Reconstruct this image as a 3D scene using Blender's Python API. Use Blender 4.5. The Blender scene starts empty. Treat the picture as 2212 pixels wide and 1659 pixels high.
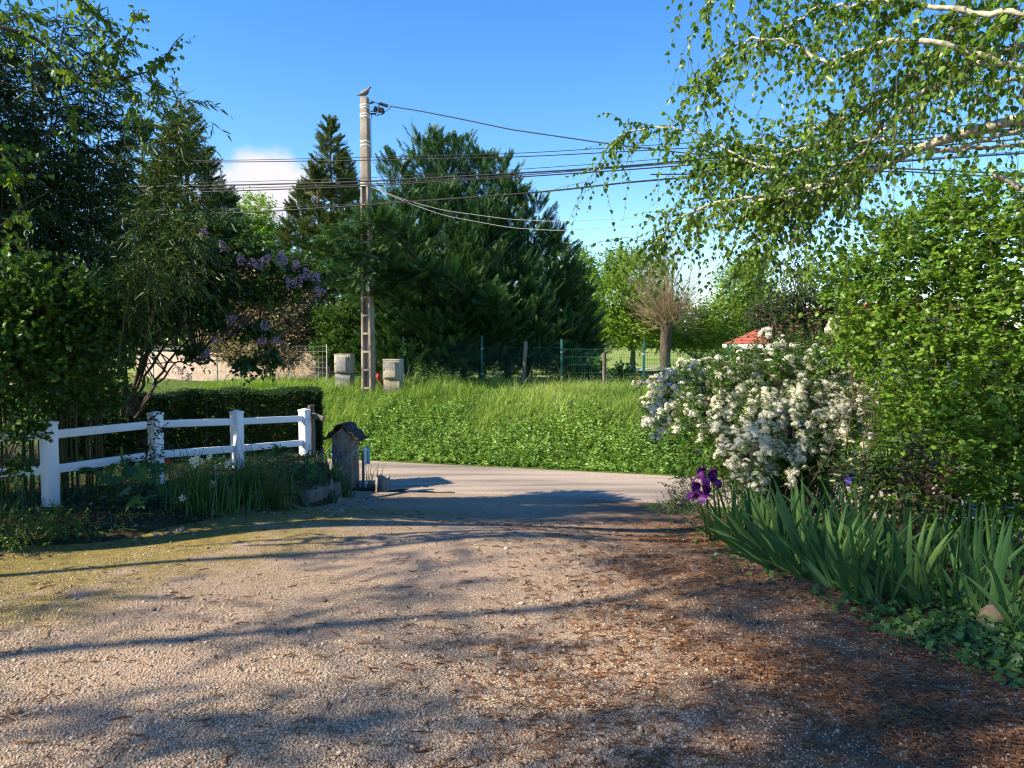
import bpy, math
import numpy as np
from mathutils import Vector

rng = np.random.default_rng(11)
C = bpy.context.scene.collection
R = math.radians

# ------------------------------------------------------------------ camera frame used to read positions off the photograph
CX, CY, F = 1106.0, 829.5, 1661.0
TH = math.atan2(94.5, 1661.0)
CAM = np.array([0.0, 0.0, 1.6])
def ray(x, y):
    a, b = (x - CX) / F, (y - CY) / F
    return np.array([a, math.cos(TH) - b * math.sin(TH), -math.sin(TH) - b * math.cos(TH)])
def at(x, y, Y):
    d = ray(x, y)
    return CAM + d * (Y / d[1])

# ------------------------------------------------------------------ terrain
def sm(t):
    t = np.clip(t, 0, 1)
    return t * t * (3 - 2 * t)
def sval(x, y):
    return .287 * np.asarray(x, float) + .958 * np.asarray(y, float)
BLY, BLX = [-5, 0, 4.4, 5.0, 5.7, 6.4, 8.2, 9.8, 10.6, 12], [-9, -9, -6.5, -5.0, -3.8, -3.0, -2.35, -2.15, -2.35, -2.6]
BRY, BRX = [-5, 0, 3.3, 3.9, 4.8, 5.7, 7.3, 9.3, 10.3], [6, 4.5, 2.75, 2.1, 1.95, 1.6, 1.75, 2.1, 2.5]
def bl(y): return np.interp(y, BLY, BLX)
def br(y): return np.interp(y, BRY, BRX)
S0, S1 = 10.25, 12.6
def gz(x, y):
    x = np.asarray(x, float); y = np.asarray(y, float)
    s = sval(x, y)
    t = np.clip((s - 5.4) / (S0 - 5.4), 0, 1)
    z = -.6 * (.5 * t + .5 * sm(t))
    und = .022 * np.sin(1.7 * x + .5 * y) * np.sin(.9 * y - .3 * x + 1) + .018 * np.sin(2.9 * x - 1.1 * y + 2) + .02 * np.sin(2.2 * y + .7 * x)
    z = z + und * (1 - sm((s - 8.5) / 1.5)) * (y > -3)
    m = sm((bl(y) - x) / .3) * (1 - sm((s - 9.35) / .4))
    z = z * (1 - m) + m * .02
    mr = sm((x - br(y)) / .4) * (1 - sm((s - 9.3) / .8))
    z = z + mr * .05
    h = sm((s - S1 - .05) / 3.7)
    z = np.where(s > S1, -.6 + .98 * h + .05 * np.sin(1.3 * x + 2.1 * s) * h, z)
    far = sm((s - 22) / 18)
    return z * (1 - far) + far * (-.02)
def gp(x, y):
    d = ray(x, y)
    a = None; t = 1.0
    while t < 150:
        p = CAM + d * t
        if p[2] < gz(p[0], p[1]):
            lo, hi = t - .1, t
            for _ in range(20):
                mid = (lo + hi) / 2; p = CAM + d * mid
                if p[2] < gz(p[0], p[1]): hi = mid
                else: lo = mid
            return CAM + d * hi
        t += .1
    return CAM + d * 150
def proj(P):
    q = np.asarray(P) - CAM; dy = q[:, 1] * math.cos(TH) - q[:, 2] * math.sin(TH); uz = q[:, 1] * math.sin(TH) + q[:, 2] * math.cos(TH)
    return CX + F * q[:, 0] / dy, CY - F * uz / dy
def onground(x, y):
    return np.array([x, y, float(gz(x, y))])

# ------------------------------------------------------------------ mesh accumulation
def nrm(a):
    a = np.asarray(a, float)
    return a / np.maximum(np.linalg.norm(a, axis=-1, keepdims=True), 1e-9)
class T:                                    # a small template shape
    def __init__(self, verts, faces):
        self.v = np.array(verts, float)
        self.l = np.array([i for f in faces for i in f], int)
        self.t = np.array([len(f) for f in faces], int)
        self.dv = np.zeros(len(faces))
class Acc:
    def __init__(self): self.v, self.l, self.t, self.a, self.n = [], [], [], [], 0
    def raw(self, V, l, t, val):
        V = np.asarray(V, float).reshape(-1, 3)
        self.v.append(V); self.l.append(np.asarray(l, int).ravel() + self.n); self.t.append(np.asarray(t, int).ravel())
        k = len(self.t[-1]); self.a.append(np.broadcast_to(np.asarray(val, float), (k,)).copy() if np.ndim(val) == 0 else np.asarray(val, float))
        self.n += len(V)
    def mesh(self, V, faces, val=.5):
        self.raw(V, [i for f in faces for i in f], [len(f) for f in faces], val)
    def inst(self, tp, pos, fwd, up, size, val):
        pos = np.asarray(pos, float).reshape(-1, 3); N = len(pos)
        if N == 0: return
        f = nrm(np.broadcast_to(fwd, (N, 3))); u = np.broadcast_to(up, (N, 3)) + 1e-4
        x = nrm(np.cross(f, u)); z = np.cross(x, f)
        size = np.asarray(size, float)
        if size.ndim == 0: size = np.full(N, float(size))
        if size.ndim == 1: size = np.repeat(size[:, None], 3, 1)
        tv = tp.v
        V = pos[:, None] + size[:, None, 0:1] * tv[None, :, 0:1] * x[:, None] + size[:, None, 1:2] * tv[None, :, 1:2] * f[:, None] + size[:, None, 2:3] * tv[None, :, 2:3] * z[:, None]
        L = tp.l[None] + (np.arange(N) * len(tv))[:, None]
        val = np.broadcast_to(np.asarray(val, float), (N,))
        self.raw(V, L, np.tile(tp.t, N), np.repeat(val, len(tp.t)) + np.tile(tp.dv, N))
    def tubes(self, P, Rd, sides=4, val=.5, cap=False):
        P = np.asarray(P, float)
        if P.ndim == 2: P = P[None]
        N, k, _ = P.shape
        Rd = np.broadcast_to(np.asarray(Rd, float), (N, k))
        t = nrm(np.gradient(P, axis=1))
        m = nrm(P[:, -1] - P[:, 0])
        ref = np.where(np.abs(m[:, 2:3]) > .85, np.array([[1., .13, 0]]), np.array([[0, .1, 1.]]))
        X = nrm(np.cross(t, np.repeat(ref[:, None], k, 1))); Y = np.cross(t, X)
        an = np.arange(sides) * 2 * math.pi / sides
        V = P[:, :, None] + Rd[:, :, None, None] * (np.cos(an)[None, None, :, None] * X[:, :, None] + np.sin(an)[None, None, :, None] * Y[:, :, None])
        i = np.arange(k - 1)[:, None]; j = np.arange(sides)[None]
        jn = (j + 1) % sides
        q = np.stack([i * sides + j, i * sides + jn, (i + 1) * sides + jn, (i + 1) * sides + j], -1).reshape(-1, 4)
        base = (np.arange(N) * k * sides)
        L = (q[None] + base[:, None, None])
        val = np.broadcast_to(np.asarray(val, float), (N,))
        self.raw(V, L, np.full(N * len(q), 4), np.repeat(val, len(q)))
        if cap:
            for n in range(N):
                self.raw(V[n, -1], list(range(sides)), [sides], val[n]); self.raw(V[n, 0], list(range(sides))[::-1], [sides], val[n])
    def box(self, c, h, rz=0., val=.5, taper=1.):
        x, y, z = h; ca, sa = math.cos(rz), math.sin(rz); V = []
        for sz in (-1, 1):
            f = taper if sz > 0 else 1.
            for sx, sy in ((-1, -1), (1, -1), (1, 1), (-1, 1)):
                a, b = sx * x * f, sy * y * f
                V.append((c[0] + a * ca - b * sa, c[1] + a * sa + b * ca, c[2] + sz * z))
        self.mesh(V, [(3, 2, 1, 0), (4, 5, 6, 7), (0, 1, 5, 4), (1, 2, 6, 5), (2, 3, 7, 6), (3, 0, 4, 7)], val)
    def build(self, name, mat, parent=None, loc=None, smooth=False, bevel=0):
        V = np.concatenate(self.v); L = np.concatenate(self.l); Tt = np.concatenate(self.t); A = np.concatenate(self.a)
        off = np.zeros(3)
        if parent is not None: off = OFF[parent.name]
        elif loc is not None: off = np.asarray(loc, float)
        V = V - off
        me = bpy.data.meshes.new(name)
        me.vertices.add(len(V)); me.vertices.foreach_set('co', V.astype(np.float32).ravel())
        me.loops.add(len(L)); me.loops.foreach_set('vertex_index', L.astype(np.int32))
        me.polygons.add(len(Tt))
        me.polygons.foreach_set('loop_start', np.concatenate([[0], np.cumsum(Tt)[:-1]]).astype(np.int32))
        me.update(calc_edges=True)
        if smooth: me.polygons.foreach_set('use_smooth', np.ones(len(Tt), bool))
        at_ = me.attributes.new('val', 'FLOAT', 'FACE'); at_.data.foreach_set('value', np.clip(A, 0, 1).astype(np.float32))
        me.materials.append(mat)
        o = bpy.data.objects.new(name, me); C.objects.link(o)
        OFF[o.name] = off
        if parent is not None: o.parent = parent
        else: o.location = off
        if bevel:
            b = o.modifiers.new('edge', 'BEVEL'); b.width = bevel; b.segments = 2; b.limit_method = 'ANGLE'
        return o
OFF = {}
def tag(o, label=None, cat=None, group=None, kind=None):
    if label: o['label'] = label
    if cat: o['category'] = cat
    if group: o['group'] = group
    if kind: o['kind'] = kind
    return o
def thing(name, label, cat, loc, group=None):
    o = bpy.data.objects.new(name, None); C.objects.link(o); o.location = [float(q) for q in loc]
    o.empty_display_size = .1
    OFF[o.name] = np.asarray(loc, float)
    return tag(o, label, cat, group)
def copy_thing(o, loc, rz=0., sc=1.):
    c = o.copy(); C.objects.link(c); c.location = [float(q) for q in loc]; c.rotation_euler = (0, 0, rz); c.scale = (sc, sc, sc)
    for ch in o.children:
        d = ch.copy(); C.objects.link(d); d.parent = c
        for g in ch.children:
            e = g.copy(); C.objects.link(e); e.parent = d
    return c

# ------------------------------------------------------------------ materials
def newmat(name):
    m = bpy.data.materials.new(name); m.use_nodes = True
    nt = m.node_tree; nt.nodes.clear()
    return m, nt, nt.nodes.new, nt.links.new
def ramp(nt, cols, pos=None):
    r = nt.nodes.new('ShaderNodeValToRGB'); e = r.color_ramp.elements
    while len(e) < len(cols): e.new(.5)
    for i, c in enumerate(cols):
        e[i].position = pos[i] if pos else i / (len(cols) - 1)
        e[i].color = (*c, 1)
    return r
def leafmat(name, cols, trans=.35, rough=.5, spec=.35, tint=(1.25, 1.2, .55)):
    cols = [(c[0] * 1.12, c[1] * 1.14, c[2] * .9) if c[1] > c[0] * 1.15 and c[1] > c[2] * 1.2 else c for c in cols]
    m, nt, N, L = newmat(name)
    a = N('ShaderNodeAttribute'); a.attribute_name = 'val'
    r = ramp(nt, cols); L(a.outputs['Fac'], r.inputs[0])
    p = N('ShaderNodeBsdfPrincipled'); p.inputs['Roughness'].default_value = rough; p.inputs['Specular IOR Level'].default_value = spec
    L(r.outputs[0], p.inputs['Base Color'])
    mu = N('ShaderNodeMix'); mu.data_type = 'RGBA'; mu.blend_type = 'MULTIPLY'; mu.inputs[0].default_value = 1
    L(r.outputs[0], mu.inputs[6]); mu.inputs[7].default_value = (*tint, 1)
    t = N('ShaderNodeBsdfTranslucent'); L(mu.outputs[2], t.inputs['Color'])
    x = N('ShaderNodeMixShader'); x.inputs[0].default_value = trans
    L(p.outputs[0], x.inputs[1]); L(t.outputs[0], x.inputs[2])
    o = N('ShaderNodeOutputMaterial'); L(x.outputs[0], o.inputs[0])
    return m
def surfmat(name, cols, scale=8., rough=.85, bump=.3, detail=6., stretch=(1, 1, 1), bdist=.02, pos=None, spec=.3, use_val=False):
    m, nt, N, L = newmat(name)
    g = N('ShaderNodeNewGeometry'); mp = N('ShaderNodeMapping'); mp.inputs['Scale'].default_value = stretch
    L(g.outputs['Position'], mp.inputs[0])
    n = N('ShaderNodeTexNoise'); n.inputs['Scale'].default_value = scale; n.inputs['Detail'].default_value = detail; n.inputs['Roughness'].default_value = .65
    L(mp.outputs[0], n.inputs['Vector'])
    r = ramp(nt, cols, pos)
    if use_val:
        a = N('ShaderNodeAttribute'); a.attribute_name = 'val'
        ad = N('ShaderNodeMath'); ad.operation = 'MULTIPLY_ADD'; ad.inputs[1].default_value = .35
        L(n.outputs[0], ad.inputs[0]); s2 = N('ShaderNodeMath'); s2.operation = 'SUBTRACT'; s2.inputs[1].default_value = .17
        L(a.outputs['Fac'], s2.inputs[0]); L(s2.outputs[0], ad.inputs[2]); L(ad.outputs[0], r.inputs[0])
    else:
        mr = N('ShaderNodeMapRange'); mr.inputs[1].default_value = .3; mr.inputs[2].default_value = .7
        L(n.outputs[0], mr.inputs[0]); L(mr.outputs[0], r.inputs[0])
    p = N('ShaderNodeBsdfPrincipled'); p.inputs['Roughness'].default_value = rough; p.inputs['Specular IOR Level'].default_value = spec
    L(r.outputs[0], p.inputs['Base Color'])
    if bump:
        b = N('ShaderNodeBump'); b.inputs['Strength'].default_value = bump; b.inputs['Distance'].default_value = bdist
        L(n.outputs[0], b.inputs['Height']); L(b.outputs[0], p.inputs['Normal'])
    o = N('ShaderNodeOutputMaterial'); L(p.outputs[0], o.inputs[0])
    return m

# ------------------------------------------------------------------ leaf templates (y = length, x = width, z = face normal)
def T_leaf(w, fold=.18, droop=.12, sh=.36):
    h = w / 2
    return T([(0, 0, 0), (h, sh, fold * w), (h * .72, .7, fold * w * .7 - droop * .4), (0, 1, -droop), (-h * .72, .7, fold * w * .7 - droop * .4), (-h, sh, fold * w)],
             [(0, 1, 2, 3), (0, 3, 4, 5)])
T_birch = T([(0, 0, 0), (.2, .06, .03), (.4, .26, .06), (.3, .55, .03), (.13, .8, -.05), (0, 1, -.14), (-.13, .8, -.05), (-.3, .55, .03), (-.4, .26, .06), (-.2, .06, .03)],
            [(0, 1, 2, 3, 4, 5), (0, 5, 6, 7, 8, 9)])
T_round = T([(0, 0, 0), (.3, .1, .05), (.44, .42, .08), (.3, .78, .02), (0, 1, -.08), (-.3, .78, .02), (-.44, .42, .08), (-.3, .1, .05)], [(0, 1, 2, 3, 4), (0, 4, 5, 6, 7)])
T_oval = T_leaf(.5)
T_small = T([(0, 0, 0), (.28, .45, .06), (0, 1, -.05), (-.28, .45, .06)], [(0, 1, 2), (0, 2, 3)])
T_lance = T([(0, 0, 0), (.075, .3, .02), (.05, .65, -.03), (0, 1, -.14), (-.05, .65, -.03), (-.075, .3, .02)], [(0, 1, 2, 3), (0, 3, 4, 5)])
T_heart = T([(0, .08, 0), (.18, -.05, .04), (.42, .15, .08), (.36, .5, .04), (0, 1, -.12), (-.36, .5, .04), (-.42, .15, .08), (-.18, -.05, .04)], [(0, 1, 2, 3, 4), (0, 4, 5, 6, 7)])
_iv = [(0, 0), (.25, -.08), (.5, .1), (.34, .32), (.5, .58), (.2, .62), (0, 1), (-.2, .62), (-.5, .58), (-.34, .32), (-.5, .1), (-.25, -.08)]
T_ivy = T([(a, b, .12 * abs(a) - .08 * b) for a, b in _iv], [(0, 1, 2, 3, 4, 5, 6), (0, 6, 7, 8, 9, 10, 11)])
def _maple():
    o = []
    for k, (an, r) in enumerate([(-158, .35), (-125, .62), (-105, .4), (-88, .5), (-72, .85), (-52, .5), (-40, .62), (-26, .92), (-15, .62), (-10, .8), (0, 1.1)]):
        o.append((an, r))
    o = [(an, r) for an, r in o]
    rt = [(r * math.sin(R(-an)), r * math.cos(R(an))) for an, r in o]
    lt = [(-x, y) for x, y in rt[:-1]][::-1]
    V = [(0, 0, 0)] + [(x, y, -.22 * (x * x + y * y) + .08 * abs(x)) for x, y in rt + lt]
    n = len(rt)
    return T(V, [tuple([0] + list(range(1, n + 1))), tuple([0] + list(range(n, n + len(lt) + 1)))])
T_maple = _maple()
def _spray(pairs=8, w=.05, ang=42, l0=.34):
    V, Fc, dv = [], [], []
    def diamond(p, d, l, w):
        d = np.array(d); d = d / np.linalg.norm(d); s = np.array([d[1], -d[0], 0]); b = len(V)
        p = np.array(p)
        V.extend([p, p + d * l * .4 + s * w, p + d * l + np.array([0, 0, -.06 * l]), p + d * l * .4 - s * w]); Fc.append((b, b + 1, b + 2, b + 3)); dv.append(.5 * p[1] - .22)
    for i in range(pairs):
        y = .1 + .8 * i / pairs; l = l0 * (1 - .55 * y) * (1.0 if i % 2 else .8)
        for sg in (-1, 1):
            a = R(ang - 10 * y)
            diamond((0, y, -.1 * y * y), (sg * math.sin(a), math.cos(a), .12 * (1 if i % 2 else -1)), l, w)
    diamond((0, .82, -.07), (0, 1, -.1), .22, w)
    diamond((0, 0, 0), (0, 1, 0), .9, w * .5)
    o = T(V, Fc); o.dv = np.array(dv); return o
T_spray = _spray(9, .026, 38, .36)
T_spray2 = _spray(6, .07, 50, .3)

def jit(r, n, s): return r.normal(0, s, (n, 3))
def usph(r, n): return nrm(r.normal(0, 1, (n, 3)))

def twigs(leaf, wood, r, start, d, L, m, tp, lsize, droop=.3, side=.8, hang=.0, val=None, vj=.15, rad=.004, upb=.6, wv=.5):
    """leafy twigs: straight shoots with a parabolic droop, leaves alternate along them"""
    start = np.asarray(start, float); N = len(start)
    if N == 0: return
    d = nrm(d); L = np.broadcast_to(np.asarray(L, float), (N,))
    s = np.linspace(.12, 1, m)[None, :] + r.uniform(-.04, .04, (N, m))
    q = L[:, None] * s
    P = start[:, None] + d[:, None] * q[..., None]; P[..., 2] -= droop * q * q
    tdir = d[:, None] * np.ones((1, m, 1)); tdir = tdir.copy(); tdir[..., 2] -= 2 * droop * q
    tdir = nrm(tdir)
    sd = nrm(np.cross(tdir, np.array([0, 0, 1.]) + .2)); sgn = np.where(np.arange(m) % 2, 1., -1.)[None, :, None]
    f = tdir * .6 + sd * sgn * side + r.normal(0, .35, (N, m, 3)); f[..., 2] -= hang
    u = np.array([0, 0, upb]) + r.normal(0, .45, (N, m, 3))
    sz = lsize * r.uniform(.65, 1.2, (N, m)) * (1.08 - .3 * s)
    v = (val if val is not None else r.uniform(.2, .8, N))
    v = np.broadcast_to(v, (N,))[:, None] + r.uniform(-vj, vj, (N, m))
    leaf.inst(tp, P.reshape(-1, 3), f.reshape(-1, 3), u.reshape(-1, 3), sz.ravel(), np.clip(v, 0, 1).ravel())
    if wood is not None:
        k = np.linspace(0, 1, 4)[None, :] * L[:, None]
        W = start[:, None] + d[:, None] * k[..., None]; W[..., 2] -= droop * k * k
        wood.tubes(W, rad * np.linspace(1, .35, 4)[None], 3, wv)
def shell(r, c, rad, n, lo=.45):
    """points and outward directions in an uneven ellipsoid, more of them near its surface"""
    u = usph(r, n); k = lo + (1 - lo) * r.uniform(0, 1, n) ** .6
    rad = np.asarray(rad, float)
    P = np.asarray(c) + u * rad * k[:, None]
    return P, nrm(u / rad * rad.mean())
def path(pts, n=14, r=None, wob=0.):
    pts = np.asarray(pts, float); d = np.concatenate([[0], np.cumsum(np.linalg.norm(np.diff(pts, axis=0), axis=1))])
    t = np.linspace(0, d[-1], n)
    # smoothed polyline
    tt = np.linspace(0, d[-1], n * 4)
    P = np.stack([np.interp(tt, d, pts[:, i]) for i in range(3)], 1)
    w = max(3, int(n * 4 / (len(pts) * 2.2)) | 1)
    ker = np.hanning(w + 2)[1:-1]; ker /= ker.sum()
    Pp = np.concatenate([np.repeat(P[:1], w // 2, 0), P, np.repeat(P[-1:], w // 2, 0)])
    P = np.stack([np.convolve(Pp[:, i], ker, 'valid') for i in range(3)], 1)
    P = np.stack([np.interp(t, tt, P[:, i]) for i in range(3)], 1)
    if wob and r is not None:
        P[1:-1] += r.normal(0, wob, (n - 2, 3))
    return P
def limb(wood, pts, r0, r1, n=14, sides=6, r=None, wob=0., val=.5):
    P = path(pts, n, r, wob); wood.tubes(P, np.linspace(r0, r1, n)[None], sides, val)
    return P
def crown(leaf, wood, r, ells, base, tp, lsize, m=10, tl=.5, dens=60, droop=.25, hang=.1, side=.8, up=.3, r0=.1, val=(.2, .8), lo=.45, rad=.006, limbs=True, vj=.15):
    """a crown from uneven leaf masses: every mass gets a limb from the trunk and many leafy twigs"""
    base = np.asarray(base, float)
    for (c, rd) in ells:
        c = np.asarray(c, float); rd = np.asarray(rd, float)
        n = int(2.6 * dens * (rd[0] * rd[1] + rd[1] * rd[2] + rd[0] * rd[2]) / 3)
        n = max(n, 12)
        P, d = shell(r, c, rd, n, lo)
        d = d + np.array([0, 0, up]) + r.normal(0, .4, (n, 3))
        cv = r.uniform(*val)
        L = tl * r.uniform(.5, 1.3, n)
        twigs(leaf, wood, r, P - nrm(d) * L[:, None] * .5, d, L, m, tp, lsize, droop, side, hang, np.clip(cv + r.normal(0, .12, n), 0, 1), vj, rad)
        if limbs:
            mid = base * .45 + c * .55 + r.normal(0, .08, 3) * rd.mean(); mid[2] = base[2] + (c[2] - base[2]) * .5
            Q = limb(wood, [base, mid, c], r0 * .55, r0 * .12, 10, 5, r, .02)
            k = min(n, 14)
            for i in range(k):
                a = Q[r.integers(5, 10)]
                wood.tubes(path([a, (a + P[i]) / 2 + r.normal(0, .05, 3), P[i]], 5), np.linspace(r0 * .12, .006, 5)[None], 4, .5)
def blades(acc, r, base, h, w, lean, az, k=5, droop=.3, taper=.8, val=None, sword=False, curve=1.6, twist=None):
    """strap leaves and grass blades"""
    base = np.asarray(base, float); N = len(base)
    h = np.broadcast_to(np.asarray(h, float), (N,)); w = np.broadcast_to(np.asarray(w, float), (N,))
    lean = np.broadcast_to(np.asarray(lean, float), (N,)); droop = np.broadcast_to(np.asarray(droop, float), (N,))
    s = np.linspace(0, 1, k)
    H = np.stack([np.cos(az), np.sin(az), np.zeros(N)], 1)
    hor = lean[:, None] * h[:, None] * s[None] ** curve
    ver = h[:, None] * (s[None] - droop[:, None] * s[None] ** 2.5)
    P = base[:, None] + H[:, None] * hor[..., None]; P[..., 2] += ver
    tw = az + math.pi / 2 + (r.normal(0, .5, N) if twist is None else twist)
    W = np.stack([np.cos(tw), np.sin(tw), np.zeros(N)], 1)
    prof = np.where(s < .45, .7 + .3 * s / .45, np.clip(1 - ((s - .45) / .55) ** 1.7, 0.02, 1)) if sword else np.clip(1 - s ** 1.6, .04, 1) * taper + (1 - taper) * (s < 1)
    A = P - W[:, None] * (w[:, None] * prof[None])[..., None] * .5
    B = P + W[:, None] * (w[:, None] * prof[None])[..., None] * .5
    if sword:
        nx = np.cross(W, np.array([0, 0, 1.])); P = P + nx[:, None] * (w[:, None] * prof[None])[..., None] * .12
        V = np.stack([A, P, B], 2); c = 3
    else:
        V = np.stack([A, B], 2); c = 2
    i = np.arange(k - 1)
    q = np.concatenate([np.stack([i * c + j, i * c + j + 1, (i + 1) * c + j + 1, (i + 1) * c + j], 1) for j in range(c - 1)])
    Lp = q[None] + (np.arange(N) * k * c)[:, None, None]
    if val is None: val = r.uniform(.1, .9, N)
    gr = np.tile(.22 - .34 * np.arange(k - 1) / (k - 1), c - 1) if sword else np.tile(.16 * np.arange(k - 1) / (k - 1) - .08, c - 1)
    acc.raw(V, Lp, np.full(N * len(q), 4), np.repeat(np.broadcast_to(val, (N,)), len(q)) + np.tile(gr, N))
# ================================================================== camera, sun, sky
cam = bpy.data.objects.new('camera', bpy.data.cameras.new('camera')); C.objects.link(cam)
cam.location = CAM; cam.rotation_euler = (R(90) - TH, 0, 0)
cam.data.sensor_width = 36; cam.data.lens = 36 * F / 2212; cam.data.clip_start = .05; cam.data.clip_end = 5000
bpy.context.scene.camera = cam
EL = R(37)
TOSUN = np.array([-.958 * math.cos(EL), -.287 * math.cos(EL), math.sin(EL)]); TOSUN /= np.linalg.norm(TOSUN)
sun = bpy.data.objects.new('sun', bpy.data.lights.new('sun', 'SUN')); C.objects.link(sun)
sun.data.energy = 5.0; sun.data.angle = R(.53); sun.data.color = (1, .87, .66)
sun.rotation_euler = Vector(-TOSUN).to_track_quat('-Z', 'Y').to_euler(); sun.location = (-20, -8, 20)
vs = bpy.context.scene.view_settings
vs.view_transform = 'Standard'; vs.look = 'None'; vs.exposure = 1.3; vs.gamma = 1
sc_ = bpy.context.scene
sc_.cycles.use_denoising = True; sc_.cycles.filter_width = 1.2
sc_.cycles.max_bounces = 8; sc_.cycles.diffuse_bounces = 4; sc_.cycles.transmission_bounces = 4; sc_.cycles.transparent_max_bounces = 4
sc_.cycles.sample_clamp_indirect = 6
w = bpy.data.worlds.new('World'); sc_.world = w; w.use_nodes = True
nt = w.node_tree; nt.nodes.clear(); N = nt.nodes.new; L = nt.links.new
sky = N('ShaderNodeTexSky'); sky.sky_type = 'NISHITA'; sky.sun_disc = False; sky.sun_elevation = EL; sky.sun_rotation = math.atan2(TOSUN[0], TOSUN[1])
sky.altitude = 200; sky.air_density = 1.0; sky.dust_density = .05; sky.ozone_density = 2.5
hs = N('ShaderNodeHueSaturation'); hs.inputs['Saturation'].default_value = 1.33; hs.inputs['Hue'].default_value = .507; L(sky.outputs[0], hs.inputs['Color'])
bg = N('ShaderNodeBackground'); bg.inputs[1].default_value = .113; L(hs.outputs[0], bg.inputs[0])
tc = N('ShaderNodeTexCoord')
def cloud(x, y, sx, sz, noise_s, dens):
    d = nrm(ray(x, y)); up = np.array([0, 0, 1.]); rt = nrm(np.cross(d, up)); uu = np.cross(rt, d)
    def dot(v):
        n = N('ShaderNodeVectorMath'); n.operation = 'DOT_PRODUCT'; L(tc.outputs['Generated'], n.inputs[0]); n.inputs[1].default_value = v; return n.outputs['Value']
    def mth(op, a, b, c=None):
        n = N('ShaderNodeMath'); n.operation = op
        for i, q in enumerate((a, b, c)):
            if q is None: continue
            if isinstance(q, (int, float)): n.inputs[i].default_value = q
            else: L(q, n.inputs[i])
        return n.outputs[0]
    a = mth('DIVIDE', dot(rt), sx); b = mth('DIVIDE', dot(uu), sz); fw = mth('GREATER_THAN', dot(d), 0.)
    r2 = mth('ADD', mth('MULTIPLY', a, a), mth('MULTIPLY', b, b))
    n = N('ShaderNodeTexNoise'); n.inputs['Scale'].default_value = noise_s; n.inputs['Detail'].default_value = 7; n.inputs['Roughness'].default_value = .55; L(tc.outputs['Generated'], n.inputs['Vector'])
    v = mth('SUBTRACT', mth('MULTIPLY_ADD', n.outputs[0], 2.6, -.3), r2)
    mr = N('ShaderNodeMapRange'); mr.interpolation_type = 'SMOOTHSTEP'; mr.inputs[1].default_value = .05; mr.inputs[2].default_value = .95; mr.inputs[4].default_value = dens
    L(v, mr.inputs[0]); return mth('MULTIPLY', mr.outputs[0], fw)
f1 = cloud(545, 415, .082, .06, 13, 1.); f2 = cloud(1345, 545, .025, .012, 30, .35)
mx = N('ShaderNodeMath'); mx.operation = 'MAXIMUM'; L(f1, mx.inputs[0]); L(f2, mx.inputs[1])
cb = N('ShaderNodeBackground'); cb.inputs[0].default_value = (.86, .84, .9, 1); cb.inputs[1].default_value = .47
ms = N('ShaderNodeMixShader'); L(mx.outputs[0], ms.inputs[0]); L(bg.outputs[0], ms.inputs[1]); L(cb.outputs[0], ms.inputs[2])
wo = N('ShaderNodeOutputWorld'); L(ms.outputs[0], wo.inputs[0])

# ================================================================== ground, field, driveway, road
def soilmat():
    m, nt, N, L = newmat('soil_and_field')
    g = N('ShaderNodeNewGeometry')
    n = N('ShaderNodeTexNoise'); n.inputs['Scale'].default_value = 5; n.inputs['Detail'].default_value = 8; L(g.outputs['Position'], n.inputs['Vector'])
    r = ramp(nt, [(.022, .016, .01), (.05, .036, .022), (.035, .045, .015), (.09, .062, .04)], [.3, .48, .56, .72]); L(n.outputs[0], r.inputs[0])
    n2 = N('ShaderNodeTexNoise'); n2.inputs['Scale'].default_value = .12; n2.inputs['Detail'].default_value = 6; L(g.outputs['Position'], n2.inputs['Vector'])
    r2 = ramp(nt, [(.13, .19, .035), (.24, .27, .07)], [.35, .65]); L(n2.outputs[0], r2.inputs[0])
    n3 = N('ShaderNodeTexNoise'); n3.inputs['Scale'].default_value = 9; n3.inputs['Detail'].default_value = 8; L(g.outputs['Position'], n3.inputs['Vector'])
    r3 = ramp(nt, [(.035, .06, .012), (.08, .13, .02)], [.35, .65]); L(n3.outputs[0], r3.inputs[0])
    sp = N('ShaderNodeSeparateXYZ'); L(g.outputs['Position'], sp.inputs[0])
    def band(a, b):
        q = N('ShaderNodeMapRange'); q.inputs[1].default_value = a; q.inputs[2].default_value = b; L(sp.outputs[1], q.inputs[0]); return q.outputs[0]
    a = N('ShaderNodeMix'); a.data_type = 'RGBA'; L(band(11.2, 12), a.inputs[0]); L(r.outputs[0], a.inputs[6]); L(r3.outputs[0], a.inputs[7])
    b = N('ShaderNodeMix'); b.data_type = 'RGBA'; L(band(22, 30), b.inputs[0]); L(a.outputs[2], b.inputs[6]); L(r2.outputs[0], b.inputs[7])
    p = N('ShaderNodeBsdfPrincipled'); p.inputs['Roughness'].default_value = .95; p.inputs['Specular IOR Level'].default_value = .1; L(b.outputs[2], p.inputs['Base Color'])
    bu = N('ShaderNodeBump'); bu.inputs['Strength'].default_value = .8; bu.inputs['Distance'].default_value = .04; L(n.outputs[0], bu.inputs['Height']); L(bu.outputs[0], p.inputs['Normal'])
    o = N('ShaderNodeOutputMaterial'); L(p.outputs[0], o.inputs[0])
    return m
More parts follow.
